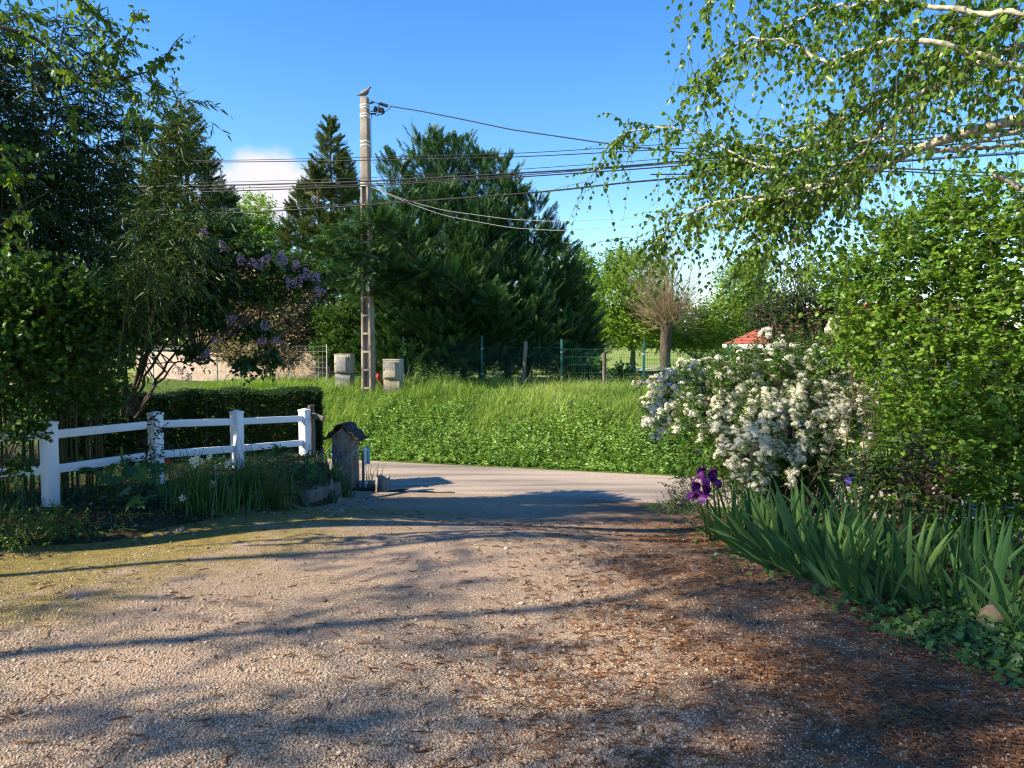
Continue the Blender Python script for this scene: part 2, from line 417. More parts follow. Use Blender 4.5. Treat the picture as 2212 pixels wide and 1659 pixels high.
def gravelmat():
    m, nt, N, L = newmat('gravel_drive')
    g = N('ShaderNodeNewGeometry'); pos = g.outputs['Position']
    def noise(sc, det=6, ro=.6):
        n = N('ShaderNodeTexNoise'); n.inputs['Scale'].default_value = sc; n.inputs['Detail'].default_value = det; n.inputs['Roughness'].default_value = ro; L(pos, n.inputs['Vector']); return n.outputs[0]
    def mapr(a, lo, hi, o0=0., o1=1.):
        q = N('ShaderNodeMapRange'); q.interpolation_type = 'SMOOTHSTEP'; L(a, q.inputs[0]); q.inputs[1].default_value = lo; q.inputs[2].default_value = hi; q.inputs[3].default_value = o0; q.inputs[4].default_value = o1; return q.outputs[0]
    def mth(op, a, b):
        n = N('ShaderNodeMath'); n.operation = op
        for i, q in enumerate((a, b)):
            if isinstance(q, (int, float)): n.inputs[i].default_value = q
            else: L(q, n.inputs[i])
        return n.outputs[0]
    def mix(f, a, b):
        n = N('ShaderNodeMix'); n.data_type = 'RGBA'
        for i, q in ((0, f), (6, a), (7, b)):
            if isinstance(q, tuple): n.inputs[i].default_value = (*q, 1)
            else: L(q, n.inputs[i])
        return n.outputs[2]
    def vor(sc):
        v = N('ShaderNodeTexVoronoi'); v.inputs['Scale'].default_value = sc; L(pos, v.inputs['Vector']); return v
    v1, v2 = vor(92), vor(170)
    sx = N('ShaderNodeSeparateColor'); L(v1.outputs['Color'], sx.inputs[0])
    c1 = ramp(nt, [(.11, .075, .048), (.25, .178, .118), (.37, .27, .185), (.54, .435, .32), (.32, .19, .11)], [0, .3, .6, .9, 1]); L(sx.outputs[0], c1.inputs[0])
    s2 = N('ShaderNodeSeparateColor'); L(v2.outputs['Color'], s2.inputs[0])
    c2 = ramp(nt, [(.13, .09, .058), (.34, .25, .172), (.48, .365, .255)]); L(s2.outputs[0], c2.inputs[0])
    base = mix(mapr(noise(7), .42, .58), c1.outputs[0], c2.outputs[0])
    dirt = mapr(v1.outputs['Distance'], .35, .75)
    base = mix(mth('MULTIPLY', dirt, .7), base, (.13, .1, .075))
    sp = N('ShaderNodeSeparateXYZ'); L(pos, sp.inputs[0]); X, Y = sp.outputs[0], sp.outputs[1]
    # compacted sandy wheel track, pinkish
    tr = mapr(mth('ADD', noise(.7, 3), mth('MULTIPLY', mapr(Y, 3.2, 6.5), .12)), .5, .66)
    base = mix(mth('MULTIPLY', tr, .45), base, (.38, .275, .2))
    # moss and short grass towards the bed
    edge = mth('ADD', mth('MULTIPLY', Y, .52), mth('MULTIPLY', X, -1.))        # grows to the left
    mo = mth('MULTIPLY', mapr(edge, 3.6, 5.6), mapr(mth('ADD', noise(2.2, 8, .7), mth('MULTIPLY', mapr(edge, 4, 6.5), .18)), .45, .6))
    mo = mth('MULTIPLY', mo, mapr(Y, 9.0, 7.6, 0., .9))
    moss = ramp(nt, [(.06, .06, .012), (.17, .135, .022), (.3, .22, .04)], [.3, .5, .7]); L(noise(14, 8, .7), moss.inputs[0])
    base = mix(mo, base, moss.outputs[0])
    # brown needle mat towards the flower bed on the other side
    nd = mth('MULTIPLY', mapr(mth('SUBTRACT', X, mth('MULTIPLY', Y, .08)), -1.0, 1.1), mapr(mth('ADD', noise(2.6, 8, .75), mth('MULTIPLY', mapr(X, .2, 1.9), .2)), .42, .6))
    need = ramp(nt, [(.04, .022, .012), (.115, .055, .026), (.22, .115, .05)], [.32, .5, .7]); L(noise(45, 6, .7), need.inputs[0])
    base = mix(mth('MULTIPLY', nd, .74), base, need.outputs[0])
    p = N('ShaderNodeBsdfPrincipled'); p.inputs['Roughness'].default_value = .9; p.inputs['Specular IOR Level'].default_value = .25; L(base, p.inputs['Base Color'])
    hgt = mth('ADD', mth('MULTIPLY', mth('SUBTRACT', 1., v1.outputs['Distance']), .8), mth('MULTIPLY', noise(150, 3), .5))
    b = N('ShaderNodeBump'); b.inputs['Strength'].default_value = 1.; b.inputs['Distance'].default_value = .009; L(hgt, b.inputs['Height']); L(b.outputs[0], p.inputs['Normal'])
    o = N('ShaderNodeOutputMaterial'); L(p.outputs[0], o.inputs[0])
    return m
def roadmat():
    m, nt, N, L = newmat('worn_asphalt')
    g = N('ShaderNodeNewGeometry')
    n = N('ShaderNodeTexNoise'); n.inputs['Scale'].default_value = 90; n.inputs['Detail'].default_value = 4; L(g.outputs['Position'], n.inputs['Vector'])
    n2 = N('ShaderNodeTexNoise'); n2.inputs['Scale'].default_value = 1.3; n2.inputs['Detail'].default_value = 8; L(g.outputs['Position'], n2.inputs['Vector'])
    r = ramp(nt, [(.15, .125, .1), (.31, .255, .21), (.42, .355, .29)], [.3, .5, .7]); L(n.outputs[0], r.inputs[0])
    mp = N('ShaderNodeMapping'); mp.inputs['Rotation'].default_value = (0, 0, R(16.7)); mp.inputs['Scale'].default_value = (.25, 2.2, 1); L(g.outputs['Position'], mp.inputs[0]); L(mp.outputs[0], n2.inputs['Vector'])
    r2 = ramp(nt, [(.55, .54, .53), (.9, .88, .86), (1.15, 1.1, 1.05)], [.36, .5, .66]); L(n2.outputs[0], r2.inputs[0])
    mu = N('ShaderNodeMix'); mu.data_type = 'RGBA'; mu.blend_type = 'MULTIPLY'; mu.inputs[0].default_value = 1; L(r.outputs[0], mu.inputs[6]); L(r2.outputs[0], mu.inputs[7])
    p = N('ShaderNodeBsdfPrincipled'); p.inputs['Roughness'].default_value = .85; L(mu.outputs[2], p.inputs['Base Color'])
    b = N('ShaderNodeBump'); b.inputs['Strength'].default_value = .5; b.inputs['Distance'].default_value = .008; L(n.outputs[0], b.inputs['Height']); L(b.outputs[0], p.inputs['Normal'])
    o = N('ShaderNodeOutputMaterial'); L(p.outputs[0], o.inputs[0])
    return m
def grid(X, Y, Z):
    ny, nx = X.shape
    V = np.stack([X, Y, Z], -1).reshape(-1, 3)
    i = np.arange(ny - 1)[:, None]; j = np.arange(nx - 1)[None]
    q = np.stack([i * nx + j, i * nx + j + 1, (i + 1) * nx + j + 1, (i + 1) * nx + j], -1).reshape(-1, 4)
    a = Acc(); a.raw(V, q, np.full(len(q), 4), .5); return a
def spaced(lo, a, b, hi, step, nfar):
    k = np.geomspace(1, 1 + abs(lo - a) / 2, nfar) - 1; k2 = np.geomspace(1, 1 + abs(hi - b) / 2, nfar) - 1
    return np.unique(np.concatenate([a - 2 * k[::-1], np.arange(a, b, step), b + 2 * k2]))
xs, ys = spaced(-900, -14, 14, 900, .16, 26), spaced(-60, -2, 24, 1800, .16, 30)
X, Y = np.meshgrid(xs, ys); Z = gz(X, Y)
under = ((X > bl(Y) + .35) & (X < br(Y) - .35) & (sval(X, Y) < S0 - .15)) | ((sval(X, Y) > S0 + .2) & (sval(X, Y) < S1 - .2) & (np.abs(X) < 58))
Z = Z - np.where(under, .035, 0) + np.where(~under & (Y > 2) & (Y < 12), rng.normal(0, .008, X.shape), 0)
tag(grid(X, Y, Z).build('ground', soilmat(), smooth=True), kind='structure')
yy = np.arange(-4, 10.9, .08); tt = np.linspace(0, 1, 70)
Yd = np.repeat(yy[:, None], 70, 1)
wob = .07 * np.sin(yy * 3.1) + .05 * np.sin(yy * 7.3 + 1)
lo_, hi_ = bl(yy) - .1 + wob, br(yy) + .18 - wob
hi_ = hi_ + np.clip(yy - 9.2, 0, 2) * .6; 
Xd = lo_[:, None] + (hi_ - lo_)[:, None] * tt[None]
sx = sval(Xd, Yd); over = np.clip(sx - (S0 + .12), 0, None); Yd = Yd - over / .958
tag(grid(Xd, Yd, gz(Xd, Yd) + .012).build('driveway', gravelmat(), smooth=True), kind='structure')
uu_ = np.linspace(-60, 60, 241); ss = np.linspace(S0 - .05, S1, 14)
U, S_ = np.meshgrid(uu_, ss)
ssw = S_ + np.where(S_ < S0, .06 * np.sin(3.3 * U), 0)
Xr = .287 * ssw / (.287**2 + .958**2) + .958 * U; Yr = .958 * ssw / (.287**2 + .958**2) - .287 * U
tag(grid(Xr, Yr, np.full_like(Xr, -.589) - .01 * ((S_ - (S0 + S1) / 2) / 1.2)**2).build('road', roadmat(), smooth=True), kind='structure')

def us(u, s):
    k = .287**2 + .958**2
    return np.asarray(.287 * s / k + .958 * u), np.asarray(.958 * s / k - .287 * u)

# ================================================================== white paddock fence
M_pvc = surfmat('white_plastic', [(.72, .75, .77), (.8, .82, .84)], 3, .4, 0)
PX = [(98, 7.26), (331, 8.35), (508, 9.4), (655, 10.6)]
posts = [at(x, 735, Y) for x, Y in PX]
ptop = [911, 891.5, 888.6, 884.6]
FW = thing('white_fence', 'white plastic paddock fence with square posts and two rails along the flower bed', 'fence', posts[1] * [1, 1, 0])
FD = [nrm(posts[i + 1][:2] - posts[i][:2]) for i in range(3)]
pinfo = []
for i, p in enumerate(posts):
    zt = at(PX[i][0], ptop[i], PX[i][1])[2]
    d = nrm((FD[max(0, i - 1)] + FD[min(2, i)])); rz = math.atan2(d[1], d[0])
    b = float(gz(p[0], p[1])) - .12
    a = Acc(); a.box((p[0], p[1], (zt - .02 + b) / 2), (.058, .058, (zt - .02 - b) / 2), rz)
    o = a.build('post', M_pvc, FW, bevel=.006)
    a = Acc(); a.box((p[0], p[1], zt - .012), (.064, .064, .012), rz); a.box((p[0], p[1], zt + .008), (.05, .05, .0085), rz, taper=.25)
    a.build('cap', M_pvc, o, bevel=.003)
    pinfo.append((p, zt))
left_end = posts[0] + np.array([-2.3, -1.15, 0])
pts = [(left_end, pinfo[0][1] + .02)] + pinfo
rt = [(945, 966), (936, 955), (914, 931), (908, 923), (902.5, 914)]
for i in range(4):
    (p, za), (q, zb) = pts[i], pts[i + 1]
    for off in (.125, .46):
        a = Acc(); P0 = np.array([p[0], p[1], za - off]); P1 = np.array([q[0], q[1], zb - off]); d = P1 - P0; hd = nrm(d[:2]); nn = np.array([-hd[1], hd[0], 0]) * .021; uz = np.array([0, 0, .041])
        P0 = P0 + nrm(d) * .05; P1 = P1 - nrm(d) * .05
        V = [e + s * nn + t * uz for e in (P0, P1) for s, t in ((-1, -1), (1, -1), (1, 1), (-1, 1))]
        a.mesh(V, [(0, 1, 2, 3), (7, 6, 5, 4), (0, 4, 5, 1), (1, 5, 6, 2), (2, 6, 7, 3), (3, 7, 4, 0)])
        a.build('rail', M_pvc, FW, bevel=.004)

# ================================================================== weathered post with a plank, pillar, number sign, edging, stump
M_wood = surfmat('weathered_wood', [(.06, .05, .042), (.15, .125, .1), (.24, .21, .18)], 14, .9, .6, stretch=(1, 1, .12))
M_conc = surfmat('old_render', [(.11, .085, .06), (.25, .205, .15), (.36, .31, .24)], 9, .92, .5, detail=9)
M_tile = surfmat('dark_roof_tile', [(.018, .017, .017), (.035, .032, .03), (.06, .055, .05)], 18, .8, .4)
p = at(672.5, 900, 10.75); b = float(gz(p[0], p[1]))
W0 = thing('wooden_post', 'weathered grey wooden post with a short plank beside the end of the white fence', 'post', (p[0], p[1], b))
a = Acc(); zt = at(672, 875, 10.75)[2]; zz = np.linspace(b - .1, zt, 7)
a.tubes(np.stack([p[0] + .006 * np.sin(zz * 5), p[1] + 0 * zz, zz], 1), .046 + .004 * np.sin(zz * 9)[None], 8, cap=True); a.build('post_shaft', M_wood, W0)
a = Acc(); q0, q1 = at(676, 897, 10.72), at(699, 905, 10.6); d = nrm(q1 - q0)
n_ = nrm(np.cross(d, [0, 0, 1])); u_ = np.cross(n_, d)
a.mesh([e + s * n_ * .02 + t * u_ * .035 for e in (q0, q1) for s, t in ((-1, -1), (1, -1), (1, 1), (-1, 1))], [(0, 1, 2, 3), (7, 6, 5, 4), (0, 4, 5, 1), (1, 5, 6, 2), (2, 6, 7, 3), (3, 7, 4, 0)])
a.build('plank', M_wood, W0, bevel=.004)

PB = gp(757, 1056); PYc = PB[1] + .12
pc = np.array([at(747, 1000, PYc)[0], PYc, PB[2]])
rzp = R(-10)                                   # broad face towards the garden, narrow numbered face towards the drive
PIL = thing('gate_pillar', 'squat rendered gate pillar with a dark tiled cap and a house number', 'pillar', pc)
ca, sa = math.cos(rzp), math.sin(rzp)
def loc(x, y, z): return (pc[0] + x * ca - y * sa, pc[1] + x * sa + y * ca, z)
ztop = at(750, 940, PYc)[2]; hw, hd_ = .15, .15
# body: broad face normal -y(local), number face normal +x(local)
a = Acc()
hg = np.linspace(pc[2] - .15, ztop, 6)
gab = .12
V = []; Fc = []
for k, z in enumerate(hg):
    f = 1.03 - .03 * k / 5
    V += [loc(-hw * f, -hd_ * f, z), loc(hw * f, -hd_ * f, z), loc(hw * f, hd_ * f, z), loc(-hw * f, hd_ * f, z)]
for k in range(5):
    for j in range(4): Fc.append((k * 4 + j, k * 4 + (j + 1) % 4, (k + 1) * 4 + (j + 1) % 4, (k + 1) * 4 + j))
n0 = len(V); V += [loc(0, -hd_, ztop + gab), loc(0, hd_, ztop + gab)]
Fc += [(20, 21, n0), (22, 23, n0 + 1), (21, 22, n0 + 1, n0), (23, 20, n0, n0 + 1)]
a.mesh(V, Fc); a.build('pillar_body', M_conc, PIL, bevel=.008)
# wavy tile cap: profile across x, length along y
pr = [(-.3, -.055), (-.25, -.05), (-.215, -.02), (-.19, .03), (-.165, .05), (-.135, .052), (-.11, .08), (-.085, .135), (-.05, .158), (0, .163), (.05, .158), (.085, .135), (.11, .08), (.135, .052), (.165, .05), (.19, .03), (.215, -.02), (.25, -.05), (.3, -.055)]
a = Acc(); th = .024
up_ = [(x, z + .0) for x, z in pr]; dn = [(x * .97, z - th) for x, z in pr]
V = []
for yy_ in (-.2, .2):
    V += [loc(x, yy_, ztop + .02 + z) for x, z in up_]; V += [loc(x, yy_, ztop + .02 + z) for x, z in dn]
n = len(pr); Fc = []
for k in range(n - 1):
    Fc += [(k, k + 1, 2 * n + k + 1, 2 * n + k), (n + k + 1, n + k, 3 * n + k, 3 * n + k + 1), (k + 1, k, n + k, n + k + 1), (2 * n + k, 2 * n + k + 1, 3 * n + k + 1, 3 * n + k)]
Fc += [(0, 2 * n, 3 * n, n), (2 * n - 1, 4 * n - 1, 3 * n - 1, n - 1)]
a.mesh(V, Fc); a.build('tile_cap', M_tile, PIL)
M_plate = surfmat('enamel_plate', [(.5, .55, .5), (.6, .64, .6)], 20, .4, 0)
M_ink = surfmat('plate_digits', [(.02, .05, .06), (.03, .06, .07)], 20, .5, 0)
zc = at(768, 977, PYc)[2]
a = Acc(); c0 = loc(hw * 1.01 + .004, 0.02, zc); a.box(c0, (.005, .105, .036), rzp); pl = a.build('number_plate', M_plate, PIL, bevel=.002)
SEG = {'2': 'abged', '8': 'abcdefg', '6': 'acdefg', '5': 'acdfg'}
a = Acc()
for k, dg in enumerate('2865'):
    cy = .02 - .075 + k * .05
    for s in SEG[dg]:
        ox, oz, hx, hz = {'a': (0, .023, .013, .003), 'g': (0, 0, .013, .003), 'd': (0, -.023, .013, .003), 'f': (-.013, .0115, .003, .0125), 'b': (.013, .0115, .003, .0125), 'e': (-.013, -.0115, .003, .0125), 'c': (.013, -.0115, .003, .0125)}[s]
        a.box(loc(hw * 1.01 + .0105, cy + ox, zc + oz), (.0015, hx, hz), rzp)
a.build('house_number', M_ink, pl)

M_sign = surfmat('painted_board', [(.62, .68, .74), (.7, .75, .8)], 5, .5, .05)
M_teal = surfmat('sign_face', [(.12, .32, .33), (.2, .42, .42), (.3, .5, .5)], 12, .4, 0)
Ys = pc[1] - .05; sb = at(785, 1042, Ys); sb[2] = float(gz(sb[0], sb[1]))
SG = thing('small_sign', 'small pale board with a teal face on a wooden stake beside the tiled pillar', 'sign', sb)
a = Acc(); z1 = at(785, 975, Ys)[2]; a.box((sb[0], sb[1], (sb[2] - .05 + z1) / 2), (.019, .024, (z1 - sb[2] + .05) / 2), R(15)); a.build('stake', M_wood, SG, bevel=.003)
a = Acc(); zb0, zb1 = at(785, 1002, Ys)[2], at(785, 966, Ys)[2]; zc = (zb0 + zb1) / 2; hh = (zb1 - zb0) / 2
a.box((sb[0] + .028, sb[1] - .005, zc), (.024, .085, hh), R(15)); brd = a.build('board', M_sign, SG, bevel=.004)
a = Acc(); a.box((sb[0] + .074, sb[1] + .006, zc + .005), (.021, .092, hh * .96), R(15)); a.build('sign_face', M_teal, brd, bevel=.008)

# edging bricks of the bed
M_brick = surfmat('edging_stone', [(.07, .058, .048), (.15, .125, .1), (.22, .19, .16)], 12, .92, .5, use_val=True)
D0 = [(652, 1082), (662, 1079), (671, 1077), (680, 1075), (689, 1073), (698, 1070), (706, 1067), (714, 1065), (722, 1062), (730, 1060), (738, 1058), (745, 1056)]
br0 = None
for k, (x, y) in enumerate(D0):
    g = gp(x, y + 6)
    a = Acc(); rr = np.random.default_rng(k)
    a.box((g[0], g[1], g[2] + .055), (.028, .045, .085 + rr.uniform(-.012, .012)), R(-20) + rr.normal(0, .08), rr.uniform(.2, .9), .93)
    o = a.build('edging_brick', M_brick, None, g, bevel=.006)
    tag(o, 'grey brown brick standing upright in the low row edging the bed by the pillar', 'edging brick', 'upright bricks edging the flower bed')
# hollow stump
sp_ = gp(822, 1062); sp_ = sp_ + np.array([0, .15, 0]); sp_[2] = float(gz(sp_[0], sp_[1]))
SM = thing('tree_stump', 'short hollow grey tree stump beside the road behind the small sign', 'stump', sp_)
M_bark = surfmat('stump_bark', [(.1, .085, .07), (.22, .19, .16), (.32, .29, .25)], 16, .95, .8, stretch=(1, 1, .2))
a = Acc(); an = np.linspace(0, 2 * math.pi, 33)[:-1]; rad = .105 * (1 + .07 * np.sin(3 * an) + .05 * np.sin(7 * an + 1)); tz = .2 + .015 * np.sin(4 * an)
rings = [(1.12, -.05, 0), (1.02, .08, 0), (1., 1, 1), (.74, 1, 1), (.66, .12, 0)]
V = []
for f, z, top in rings:
    for k in range(32): V.append((sp_[0] + f * rad[k] * math.cos(an[k]), sp_[1] + f * rad[k] * math.sin(an[k]), sp_[2] + (tz[k] if top else z)))
Fc = [(i * 32 + k, i * 32 + (k + 1) % 32, (i + 1) * 32 + (k + 1) % 32, (i + 1) * 32 + k) for i in range(4) for k in range(32)]
a.mesh(V, Fc); a.build('stump_wall', M_bark, SM)
a = Acc(); a.raw(np.array([(sp_[0] + .07 * math.cos(t), sp_[1] + .07 * math.sin(t), sp_[2] + .125) for t in an]), list(range(32)), [32], .5)
a.build('stump_soil', surfmat('potting_soil', [(.02, .014, .01), (.05, .035, .025)], 40), SM)

def rock(name, x, y, size, flat, label, cat='stone', mat=None, group=None, Y=None):
    g = gp(x, y); r = np.random.default_rng(int(x * 7 + y))
    n1, n2 = 14, 9; V = []
    ph = np.linspace(0, math.pi, n2); thh = np.linspace(0, 2 * math.pi, n1 + 1)[:-1]
    k = r.uniform(0, 6, 4)
    for p in ph:
        for t in thh:
            f = 1 + .13 * math.sin(2 * t + k[0]) * math.sin(p) + .1 * math.sin(3 * t + k[1] + 2 * p) * math.sin(p) + .08 * math.sin(5 * t + k[2]) * math.sin(p)
            V.append((g[0] + size * f * math.sin(p) * math.cos(t), g[1] + size * .75 * f * math.sin(p) * math.sin(t), g[2] + size * flat * (.55 + math.cos(p) * f)))
    Fc = [(i * n1 + j, (i + 1) * n1 + j, (i + 1) * n1 + (j + 1) % n1, i * n1 + (j + 1) % n1) for i in range(n2 - 1) for j in range(n1)]
    a = Acc(); a.mesh(V, Fc); o = a.build(name, mat, None, g, smooth=True)
    return tag(o, label, cat, group)
M_rock = surfmat('bed_stone', [(.05, .045, .04), (.12, .11, .1), (.18, .17, .16)], 14, .9, .4)
M_pale = surfmat('pale_stone', [(.4, .43, .46), (.55, .57, .6)], 12, .8, .3)
rock('stone', 784, 1053, .085, .85, 'pale blue grey rounded stone at the foot of the pillar by the stake', mat=M_pale)
rock('stone', 801, 1057, .07, .9, 'mottled brown stone between the pale stone and the hollow stump', mat=M_rock)
for (x, y, s) in ((609, 1098, .045), (590, 1103, .035), (575, 1106, .04), (545, 1108, .03), (392, 1150, .042), (366, 1157, .034), (338, 1160, .028), (418, 1158, .024)):
    rock('stone', x, y, s, .7, 'grey rounded stone lining the dark soil edge of the left flower bed', mat=M_rock, group='grey stones along the left flower bed')
rock('stone', 2145, 1352, .1, .75, 'brown stone half hidden in the ivy at the right border', mat=surfmat('brown_stone', [(.12, .085, .06), (.2, .15, .11)], 12))
rock('stone', 1920, 1262, .06, .6, 'small tan stone in the soil below the iris leaves', mat=M_rock)

# ================================================================== concrete pole, its fittings, cables, pigeon
M_pole = surfmat('pole_concrete', [(.15, .12, .09), (.27, .225, .175), (.36, .315, .25)], 5, .9, .35, detail=10, stretch=(1, 1, .5))
M_white = surfmat('white_band_paint', [(.75, .75, .73), (.82, .82, .8)], 10, .6, 0)
YP = 18.3
pb = at(796, 836, YP); zb = pb[2] - .25; zt = at(790, 211, YP)[2]
POLE = thing('utility_pole', 'tall square concrete utility pole with recessed ladder panels on the grass bank', 'pole', (pb[0], pb[1], pb[2]))
rp = R(-17); ca2, sa2 = math.cos(rp), math.sin(rp)
xt = at(788, 211, YP)[0]; xb = at(796.5, 836, YP)[0]
def pl_(x, y, z):
    t = (z - zb) / (zt - zb); cx = xb + (xt - xb) * t
    return (cx + x * ca2 - y * sa2, pb[1] + x * sa2 + y * ca2, z)
def hw_(z):
    t = (z - zb) / (zt - zb); return .135 - .053 * t, .125 - .045 * t     # half width, half depth
def seg(a, x0, x1, y0, y1, z0, z1, n=6):
    zz = np.linspace(z0, z1, n); V = []
    for z in zz:
        w_, d_ = hw_(z)
        V += [pl_(x0 * w_, y0 * d_, z), pl_(x1 * w_, y0 * d_, z), pl_(x1 * w_, y1 * d_, z), pl_(x0 * w_, y1 * d_, z)]
    Fc = [(k * 4 + j, k * 4 + (j + 1) % 4, (k + 1) * 4 + (j + 1) % 4, (k + 1) * 4 + j) for k in range(n - 1) for j in range(4)] + [(3, 2, 1, 0), (n * 4 - 4, n * 4 - 3, n * 4 - 2, n * 4 - 1)]
    a.mesh(V, Fc)
zr = at(790, 404, YP)[2]
a = Acc(); seg(a, -1, 1, -1, 1, zr, zt); seg(a, -1, -.55, -1, 1, zb, zr, 12); seg(a, .55, 1, -1, 1, zb, zr, 12); seg(a, -.55, .55, -.25, .25, zb, zr, 12)
z = zr - .43
while z > zb: 
    seg(a, -.56, .56, -.985, .985, z - .028, z + .028, 2); z -= .43
a.build('pole_shaft', M_pole, POLE, bevel=.006)
for y in (228, 233.5, 247.5, 253, 306.5, 314.5):
    z = at(788, y, YP)[2]
    a = Acc(); seg(a, -1.03, 1.03, -1.03, 1.03, z - .016, z + .016, 2); a.build('white_band', M_white, POLE)
for y in (396, 403):
    z = at(788, y, YP)[2]
    a = Acc(); seg(a, -1.04, 1.04, -1.04, 1.04, z - .014, z + .014, 2); a.build('steel_band', surfmat('steel_strap', [(.4, .4, .38), (.55, .55, .52)], 20, .5, 0), POLE)
M_black = surfmat('black_cable', [(.012, .012, .014), (.02, .02, .022)], 10, .5, 0)
M_grey = surfmat('grey_cable', [(.3, .3, .3), (.4, .4, .4)], 10, .5, 0)
M_insul = surfmat('insulator', [(.03, .02, .02), (.06, .04, .035)], 10, .3, 0)
a = Acc(); e = np.array(pl_(.082, -.02, zt - .13))
q1, q2 = e, at(830, 239, YP)
a.tubes(path([at(800, 241, YP), at(812, 239, YP), at(832, 241, YP)], 6), .014, 5); a.tubes(path([at(799, 224, YP), at(806, 221, YP)], 4), .02, 5); a.tubes(path([at(806, 217, YP), at(806, 224, YP)], 4), .012, 5)
a.tubes(path([at(799, 246, YP), at(812, 246, YP)], 4), .022, 5); a.build('bracket', M_insul, POLE)
for x, y in ((811, 236), (819.5, 237), (826, 239)):
    a = Acc(); c = at(x, y, YP); 
    for dz, rr in ((-.05, .035), (-.02, .05), (.015, .05), (.05, .03)): a.tubes(np.array([c + [0, 0, dz - .014], c + [0, 0, dz + .014]]), rr, 8, cap=True)
    a.build('insulator', M_insul, POLE)
a = Acc(); 
for i in range(6):
    c0_, c1_ = at(821, 224, YP), at(837, 229, YP); c = c0_ + (c1_ - c0_) * i / 5; d = nrm(c1_ - c0_) * .012
    a.tubes(np.array([c - d, c + d]), .042, 8, cap=True)
a.tubes(path([at(800, 219, YP), at(838, 229, YP)], 4), .01, 4); a.build('strain_insulator', M_insul, POLE)
a = Acc()
for pts_ in ([(833, 241), (840, 237), (845, 230)], [(812, 237), (816, 231), (818, 224)], [(812, 243), (820, 249), (829, 246), (832, 241)], [(806, 246), (814, 250), (823, 247)], [(803, 247), (803, 252), (801, 256), (802, 340)]):
    a.tubes(path([at(x, y, YP) for x, y in pts_], 10), .008, 4)
a.build('jumper_wire', M_black, POLE)
# cables; the road cables hang in one upright plane along the road, nearer than the pole
def inplane(x, y):
    d = ray(x, y); t = 14.2 / (d[1] + .29 * d[0]); return CAM + d * t
def cable(name, pts_, rad, label, fn=inplane, mat=None, grp='cables strung along the road'):
    P = path([fn(x, y) for x, y in pts_], 48); a = Acc(); a.tubes(P, rad, 5)
    return tag(a.build(name, mat or M_black, None, P[0]), label, 'cable', grp)
cable('overhead_cable', [(-200, 352), (270, 348), (549, 345.6), (777, 340), (1102, 332), (1207, 326.6), (1497, 308), (1900, 283), (2400, 250)], .007, 'highest of the thin black road cables, one of the close pair crossing the upper pole')
cable('overhead_cable', [(-200, 356), (270, 351.5), (549, 349.6), (777, 346.5), (1102, 339.6), (1207, 335), (1550, 316.6), (1900, 296), (2400, 266)], .009, 'second black road cable from the top, close under the highest one')
cable('overhead_cable', [(-200, 404), (270, 398), (549, 392), (777, 385), (1102, 367), (1207, 360), (1394, 346.6), (1900, 300), (2400, 255)], .006, 'very thin black cable just above the thick bundle across the pole')
cable('overhead_cable', [(-200, 412), (270, 404), (549, 399), (777, 393), (1102, 375), (1207, 369.5), (1383, 356.6), (1900, 309), (2400, 262)], .016, 'thickest black cable of the middle bundle crossing the ladder pole')
cable('overhead_cable', [(-200, 424), (270, 413), (549, 405.5), (777, 399.5), (1102, 380), (1207, 372.5), (1383, 359.5), (1900, 316), (2400, 274)], .009, 'black cable hanging just under the thickest cable of the bundle')
cable('overhead_cable', [(-200, 432), (270, 420), (549, 411), (777, 403), (1102, 383.5), (1207, 377), (1367, 366), (1900, 325), (2400, 285)], .012, 'lowest black cable of the middle bundle across the pole')
cable('overhead_cable', [(-200, 472), (270, 466), (549, 458.5), (777, 444), (1102, 420.5), (1207, 411.6), (1357, 394), (1900, 352), (2400, 318)], .014, 'thick black cable hanging lowest, across the dark conifer')
cable('overhead_cable', [(-200, 468), (270, 457), (549, 449.6), (777, 441), (1102, 419.3), (1207, 410), (1357, 392.5), (1900, 349), (2400, 314)], .006, 'thin cable that joins the lowest thick cable near the pole')
cable('overhead_cable', [(1400, 377), (1700, 375), (1950, 370), (2035, 376), (2120, 380), (2400, 384)], .012, 'short level black cable behind the birch twigs at upper right')
def sagged(p0, p1, sag, n=40):
    t = np.linspace(0, 1, n)[:, None]; P = p0 + (p1 - p0) * t; P[:, 2] -= sag * 4 * (t * (1 - t))[:, 0]; return P
def toward(x, Y): return lambda a_, b_: at(a_, b_, np.interp(a_, x, Y))
cable('service_cable', [(838, 229), (900, 238.5), (1000, 258), (1101, 279.6), (1207, 295), (1295, 308), (1473, 330), (1700, 352), (2100, 372), (2400, 378)], .014, 'black service cable running off the pole top towards the birch', toward([838, 2400], [YP, 11.]), grp=None)
cable('stay_wire', [(797, 402), (880, 434), (960, 455), (1101, 474), (1207, 478.5), (1433, 468), (1700, 440), (2100, 380)], .006, 'upper of two pale thin wires sloping from the pole in front of the conifer', toward([797, 2100], [YP - .15, 14.]), M_grey, 'pale wires from the pole')
cable('stay_wire', [(797, 402), (880, 438), (960, 466), (1101, 492), (1207, 498.5), (1423, 484), (1700, 455), (2100, 400)], .006, 'lower of two pale thin wires sloping from the pole in front of the conifer', toward([797, 2100], [YP - .15, 14.2]), M_grey, 'pale wires from the pole')

